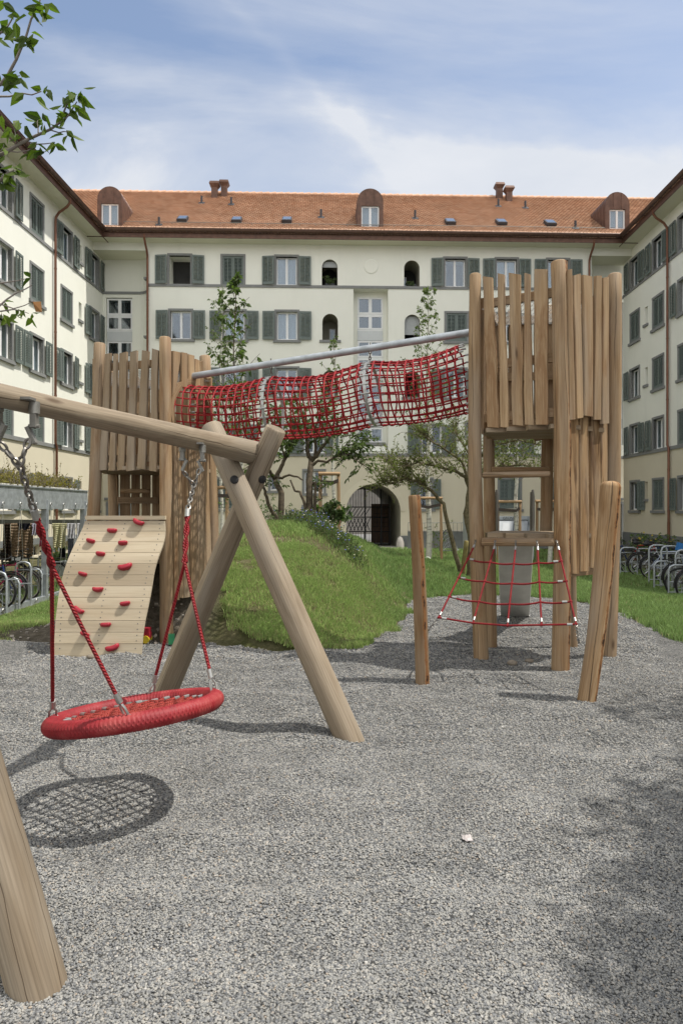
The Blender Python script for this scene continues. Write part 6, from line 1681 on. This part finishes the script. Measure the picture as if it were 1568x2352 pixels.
cloth('towel','burgundy dotted cloth hanging left of the shelter post','towel',91,106,1202,1254,17.86,(.20,.02,.05),((.35,.08,.12),(40,40,1)))
cloth('dress','pale yellow flowered dress on the shelter rail','dress',121,152,1202,1258,17.86,(.66,.64,.40),((.61,.58,.34),(22,22,1)),cut=lambda t:1.08 if t<.25 else .98)
cloth('shorts','black shorts hanging below the yellow dress','shorts',137,151,1258,1280,17.9,(.015,.015,.018))
cloth('blouse','white blouse beside the yellow dress','blouse',154,174,1202,1236,17.86,(.68,.68,.72),((.6,.6,.66),(9,9,1)),cut=lambda t:1.0 if t<.35 else .8)
cloth('trousers','grey blue trousers below the white blouse','trousers',155,170,1237,1290,17.88,(.16,.17,.21))
cloth('shirt','white shirt at the right end of the shelter rail','shirt',175,192,1202,1240,17.86,(.70,.70,.73),cut=lambda t:1.0 if t<.3 else .85)
pb=thing('planter','white patterned planter box with green flowers behind the shelter post','planter',tuple(P(138,1320,18.2)))
mb=MB(); a=P(112,1293,18.2); b=P(160,1322,18.2); mb.box2((a.x,18.0,b.z),(b.x,18.4,a.z)); mb.box2((a.x-.03,17.97,a.z),(b.x+.03,18.43,a.z+.06)); mb.build('box',plain('white_perforated_box',(.52,.55,.56),.6,var=.25,scale=9),pb)
pts=[(random.uniform(a.x,b.x),random.uniform(18.05,18.35),a.z) for k in range(60)]; pl,fl,fl2=herbs('','','',pts,.42,'leaf_herb',.09,True,.3,density=10); o=pl.leafmesh('foliage',M['leaf_herb'],pb); pl.b.build('stems',M['bark_g'],pb); fl.build('blossom',plain('orange_blossom',(.6,.22,.02),.7),pb)

# shrubs at the foot of the right wing and of the back wall
def shrub(label,c,r,h,n,leaf,ls,fl=False,name='shrub'):
    root=thing(name,label,'shrub',tuple(c)); pl=Plant(); c=Vector(c); f=MB()
    for k in range(n):
        an=random.random()*6.28; b=c+Vector((math.cos(an)*r*.3,math.sin(an)*r*.3,0)); d=Vector((math.cos(an)*random.random()*r/h,math.sin(an)*random.random()*r/h,1)); e=b+d*h*random.uniform(.5,1.05); pl.branch([b,e],.006,.003,4)
        for j in range(4): pl.twig(b.lerp(e,random.uniform(.3,1)),d*.4+rv(1),h*.22,.003,6,ls)
        if fl and random.random()<.4: f.tube([e,e+Vector((0,0,.05))],[.03,.02],5)
    pl.b.build('stems',M['bark_g'],root); pl.leafmesh('foliage',M[leaf],root)
    if fl: f.build('blossom',plain('yellow_flower',(.55,.42,.02),.7),root)
for i,(px,D,r,h,lab) in enumerate(((1474,27,.6,1.0,'green shrub by the wall behind the blue bicycle'),(1494,26,.7,1.15,'shrub with yellow flowers behind the empty saddle'),(1522,25,.7,1.0,'low green shrub under the downpipe on the right'),(1556,23,.7,1.1,'green shrub behind the red bicycle at the right edge'))):
    x=(px-CX)/F*D; shrub(lab,(x,D,-.5),r,h,26,'leaf_herb',.12,i in(1,2))
shrub('thin shrub growing beside the gateway in front of the low railing',P(1004,1268,31),.5,1.3,10,'leaf_dark',.10)
shrub('scrubby shrub behind the left end of the mound',P(590,1222,14.5),.7,.7,26,'leaf_herb',.07)
shrub('pale spiky plant at the foot of the staked birch on the mound',P(772,1205,13.6),.25,.45,14,'leaf_herb',.12)
shrub('leafy bush right of the tall tree on the mound crest',P(748,1192,13.6),.25,.36,12,'leaf_herb',.10)
for px,row,lab in((757,3,'green potted plant in the arched balcony left of the plaster circle'),(945,3,'small potted plants in the arched balcony right of the plaster circle')):
    x,z=fx(px),13.08; w_=abs_loc(back)@Vector((x,.22,z)); shrub(lab,w_,.26,.55 if px<800 else .3,12,'leaf_herb',.12,name='potted_plant')
    par=[o for o in COL.objects if o.name.startswith('potted_plant')][-1]; mb=MB(); mb.tube([w_+Vector((-.22,0,.08)),w_+Vector((.26,0,.08))],.09,8); mb.build('pot',M['ink'],par)

# ------------------------------------------------------------------ containers, railing, goal, ball, litter
def container(label,px0,px1,pyt,D,text=None):
    xa,xb=(px0-CX)/F*D,(px1-CX)/F*D; zt=CAMZ-(pyt-HZ)/F*D; z0=-.42; root=thing('waste_container',label,'waste container',((xa+xb)/2,D,z0)); mb=MB()
    mb.box2((xa,D+.02,z0),(xa+.09,D+1.0,zt)); mb.box2((xb-.09,D+.02,z0),(xb,D+1.0,zt)); mb.box2((xa+.09,D+.92,z0),(xb-.09,D+1.0,zt)); mb.box2((xa+.09,D+.55,zt-.14),(xb-.09,D+.9,zt)); mb.box2((xa+.09,D+.03,z0),(xb-.09,D+.6,zt-.62)); mb.build('body',M['grey_bin'],root)
    mb=MB(); 
    a=[(xa+.1,D+.02,zt-.60),(xb-.1,D+.02,zt-.60),(xb-.1,D+.6,zt-.16),(xa+.1,D+.6,zt-.16)]; mb.quad(*a); mb.box2((xa+.1,D-.0,zt-.86),(xb-.1,D+.03,zt-.60)); mb.build('lid',plain('pale_grey_lid',(.30,.32,.335),.6,var=.03),root)
    if xb-xa>1:
        for cx0 in(.30,.66):
            x=xa+(xb-xa)*cx0; mb=MB(); mb.quad((x-.17,D+.0,zt-.595),(x+.17,D+.0,zt-.595),(x+.24,D+.42,zt-.27),(x-.03,D+.42,zt-.27)); mb.box2((x-.22,D-.07,zt-.64),(x+.2,D-.002,zt-.60)); mb.build('flap',M['lid'],root)
            mb=MB(); mb.tube([(x+.30,D+.06,zt-.55),(x+.42,D+.42,zt-.25)],.014,5); mb.build('handle',M['ink'],root)
    if text:
        cu=bpy.data.curves.new('lettering','FONT'); cu.body=text; cu.size=.15; cu.align_x='CENTER'; cu.extrude=.002; cu.materials.append(M['ink']); o=bpy.data.objects.new('lettering',cu); COL.objects.link(o); o.parent=root; o.location=(.05,.545,zt-z0-.125); o.rotation_euler=(R(90),0,0)
    return root
container('wide grey waste container with two white flaps seen through the right tower',1134,1226,1186,27,'GRÜNGUT')
container('narrow grey waste container with a pale sloping lid left of the right tower',1073,1104,1184,27)
rf=thing('railing','low grey wall with thin upright railing right of the gateway','railing',tuple(abs_loc(back)@Vector((fx(1000),-2.0,-.45))),TH)
mb=MB(); x0,x1=fx(925)-fx(1000),fx(1072)-fx(1000); mb.box2((x0,0,-.1),(x1,.12,.95)); mb.build('low_wall',M['plinth'],rf,local=True)
mb=MB(); mb.box2((x0,-.02,.95),(x1,.14,1.0)); mb.build('coping',M['kerb'],rf,local=True)
mb=MB()
for x in frange(x0,x1,.2): mb.tube([(x,-.03,.6),(x,-.03,1.38)],.009,5)
mb.tube([(x0,-.03,1.38),(x1,-.03,1.38)],.013,5); mb.build('bars',M['galv_dark'],rf,local=True)
gl2=thing('football_goal','small folding football goal with a white net on the lawn','football goal',tuple(P(1030,1262,25)))
c=P(1028,1265,25); mb=MB(); n=10; arc=[c+Vector((.55*math.cos(math.pi*k/n)*.55,0,.78*math.sin(math.pi*k/n))) for k in range(n+1)]; mb.tube(arc,.02,6); mb.tube([arc[0],arc[-1]],.015,6); mb.build('frame',M['ink'],gl2)
mb=MB()
for k in range(n+1): mb.tube([arc[k],c+Vector((.55*(1-2*k/n)*.5+.25,.6,0))],.007,4)
for t in(.2,.4,.6,.8): mb.tube([arc[k].lerp(c+Vector((.55*(1-2*k/n)*.5+.25,.6,0)),t) for k in range(n+1)],.007,4)
mb.build('net',M['lid'],gl2)
def sphere(name,c,r,mat,label,cat,parent=None,sq=(1,1,1)):
    bm=bmesh.new(); bmesh.ops.create_icosphere(bm,subdivisions=3,radius=r)
    for v in bm.verts: k=1+.06*mnoise.noise(v.co*(1.5/r)) if sq!=(1,1,1) else 1; v.co=Vector((v.co.x*sq[0],v.co.y*sq[1],v.co.z*sq[2]))*k
    me=bpy.data.meshes.new(name); bm.to_mesh(me); bm.free(); me.materials.append(mat); me.polygons.foreach_set('use_smooth',[True]*len(me.polygons)); o=inst(name,me,None,tuple(c)); tag(o,label,cat); return o
sphere('ball',P(981,1286,22)+Vector((0,0,.0)),.112,plain('white_ball',(.62,.62,.60),.5,var=.2,scale=12),'white football lying in the grass beside the staked birch','ball')
stn=plain('smooth_stone',(.20,.17,.135),.9,var=.15)
sphere('stone',(P(214,1514,7.3).x,7.3,.02),.055,stn,'smooth tan stone at the foot of the climbing wall','stone',sq=(1.3,.8,.6))
sphere('stone',(P(1176,1527,7.0).x,7.0,.02),.045,stn,'left stone in the shade under the right tower','stone',sq=(1.2,.9,.7))
sphere('stone',(P(1215,1522,7.1).x,7.1,.02),.04,stn,'right stone in the shade under the right tower','stone',sq=(1.2,.9,.6))
def rocks():
    mb=MB()
    for k in range(260):
        x,y=random.uniform(-4.2,-1.3),random.uniform(7.9,9.6)
        if random.random()>dirtf(x,y): continue
        s=random.uniform(.01,.035); mb.box((x,y,terr(x,y)+s*.2),(s*1.4,s,s*.8),rot=Matrix.Rotation(random.random()*3,3,'Z')@Matrix.Rotation(random.random(),3,'X'))
    tag(mb.build('rubble',plain('rubble_stone',(.30,.27,.23),.95,var=.3),smooth=None),kind='stuff')
rocks()
def scrap(name,label,cat,c,s,col,n=9):
    mb=MB(); vsx=[]; fsx=[]
    for j in range(n):
        for i in range(n):
            u,v=i/(n-1)-.5,j/(n-1)-.5; z=.35*s*(mnoise.noise((u*3.1+s*90,v*3.1,0))+.35)+.01; vsx.append((c[0]+u*s*1.5+.2*s*mnoise.noise((v*4,1,s*50)),c[1]+v*s*2+.2*s*mnoise.noise((u*4,2,s*70)),c[2]+max(.003,z)))
    for j in range(n-1):
        for i in range(n-1): fsx.append((j*n+i,j*n+i+1,(j+1)*n+i+1,(j+1)*n+i))
    mb.add(vsx,fsx); o=mb.build(name,col,smooth=40); o.modifiers.new('thickness','SOLIDIFY').thickness=.0015; tag(o,label,cat)
wp=plain('wrapper',(.42,.385,.375),.5,var=.12,scale=25)
scrap('wrapper','crumpled pinkish white wrapper lying on the open gravel','wrapper',(P(1073,1935,3.27).x,3.27,.012),.030,wp)
scrap('paper_scrap','torn white paper on the gravel by the mound foot','paper scrap',(P(498,1468,8.3).x,8.3,.02),.055,plain('white_paper',(.72,.73,.74),.7))
scrap('leaf','curled orange leaf on the gravel beside the mound','leaf',(P(497,1452,8.6).x,8.6,.03),.04,plain('orange_leaf',(.40,.16,.03),.8))
ty=thing('toy_truck','red toy truck with yellow wheels behind the climbing wall','toy truck',(P(330,1462,8.05).x-.03,8.05,.02))
mb=MB(); mb.box(tuple(Vector(ty.location)+Vector((0,0,.09))),(.22,.12,.07)); mb.box(tuple(Vector(ty.location)+Vector((.06,0,.15))),(.09,.11,.06)); mb.build('body',M['red'],ty)
mb=MB()
for dx in(-.07,.07):
    for dy in(-.06,.06): c=Vector(ty.location)+Vector((dx,dy,.05)); mb.tube([c-Vector((0,.015,0)),c+Vector((0,.015,0))],.045,12)
mb.build('wheels',plain('yellow_plastic',(.6,.45,.03),.5),ty)
mb=MB(); c=P(394,1464,8.02); mb.box((c.x,8.02,.07),(.07,.05,.12),rot=Matrix.Rotation(R(12),3,'Z')); tag(mb.build('toy_block',plain('green_plastic',(.03,.22,.09),.5)),'small green toy block beside the front post of the left tower','toy')
dr=thing('drying_rack','folding clothes drying rack with blue lines behind the mound','drying rack',tuple(P(590,1235,22)))
mb=MB()
for k in range(6): mb.tube([P(560,1222+k*5,22+k*.15),P(652,1222+k*5-3,22+k*.15)],.008,4)
mb.tube([P(645,1225,22),P(660,1217,21.8)],.02,5); mb.tube([P(556,1222,22),P(563,1285,22)],.015,5); mb.tube([P(652,1222,22),P(640,1285,22)],.015,5); mb.build('lines',plain('pale_blue_metal',(.35,.42,.58),.5),dr)
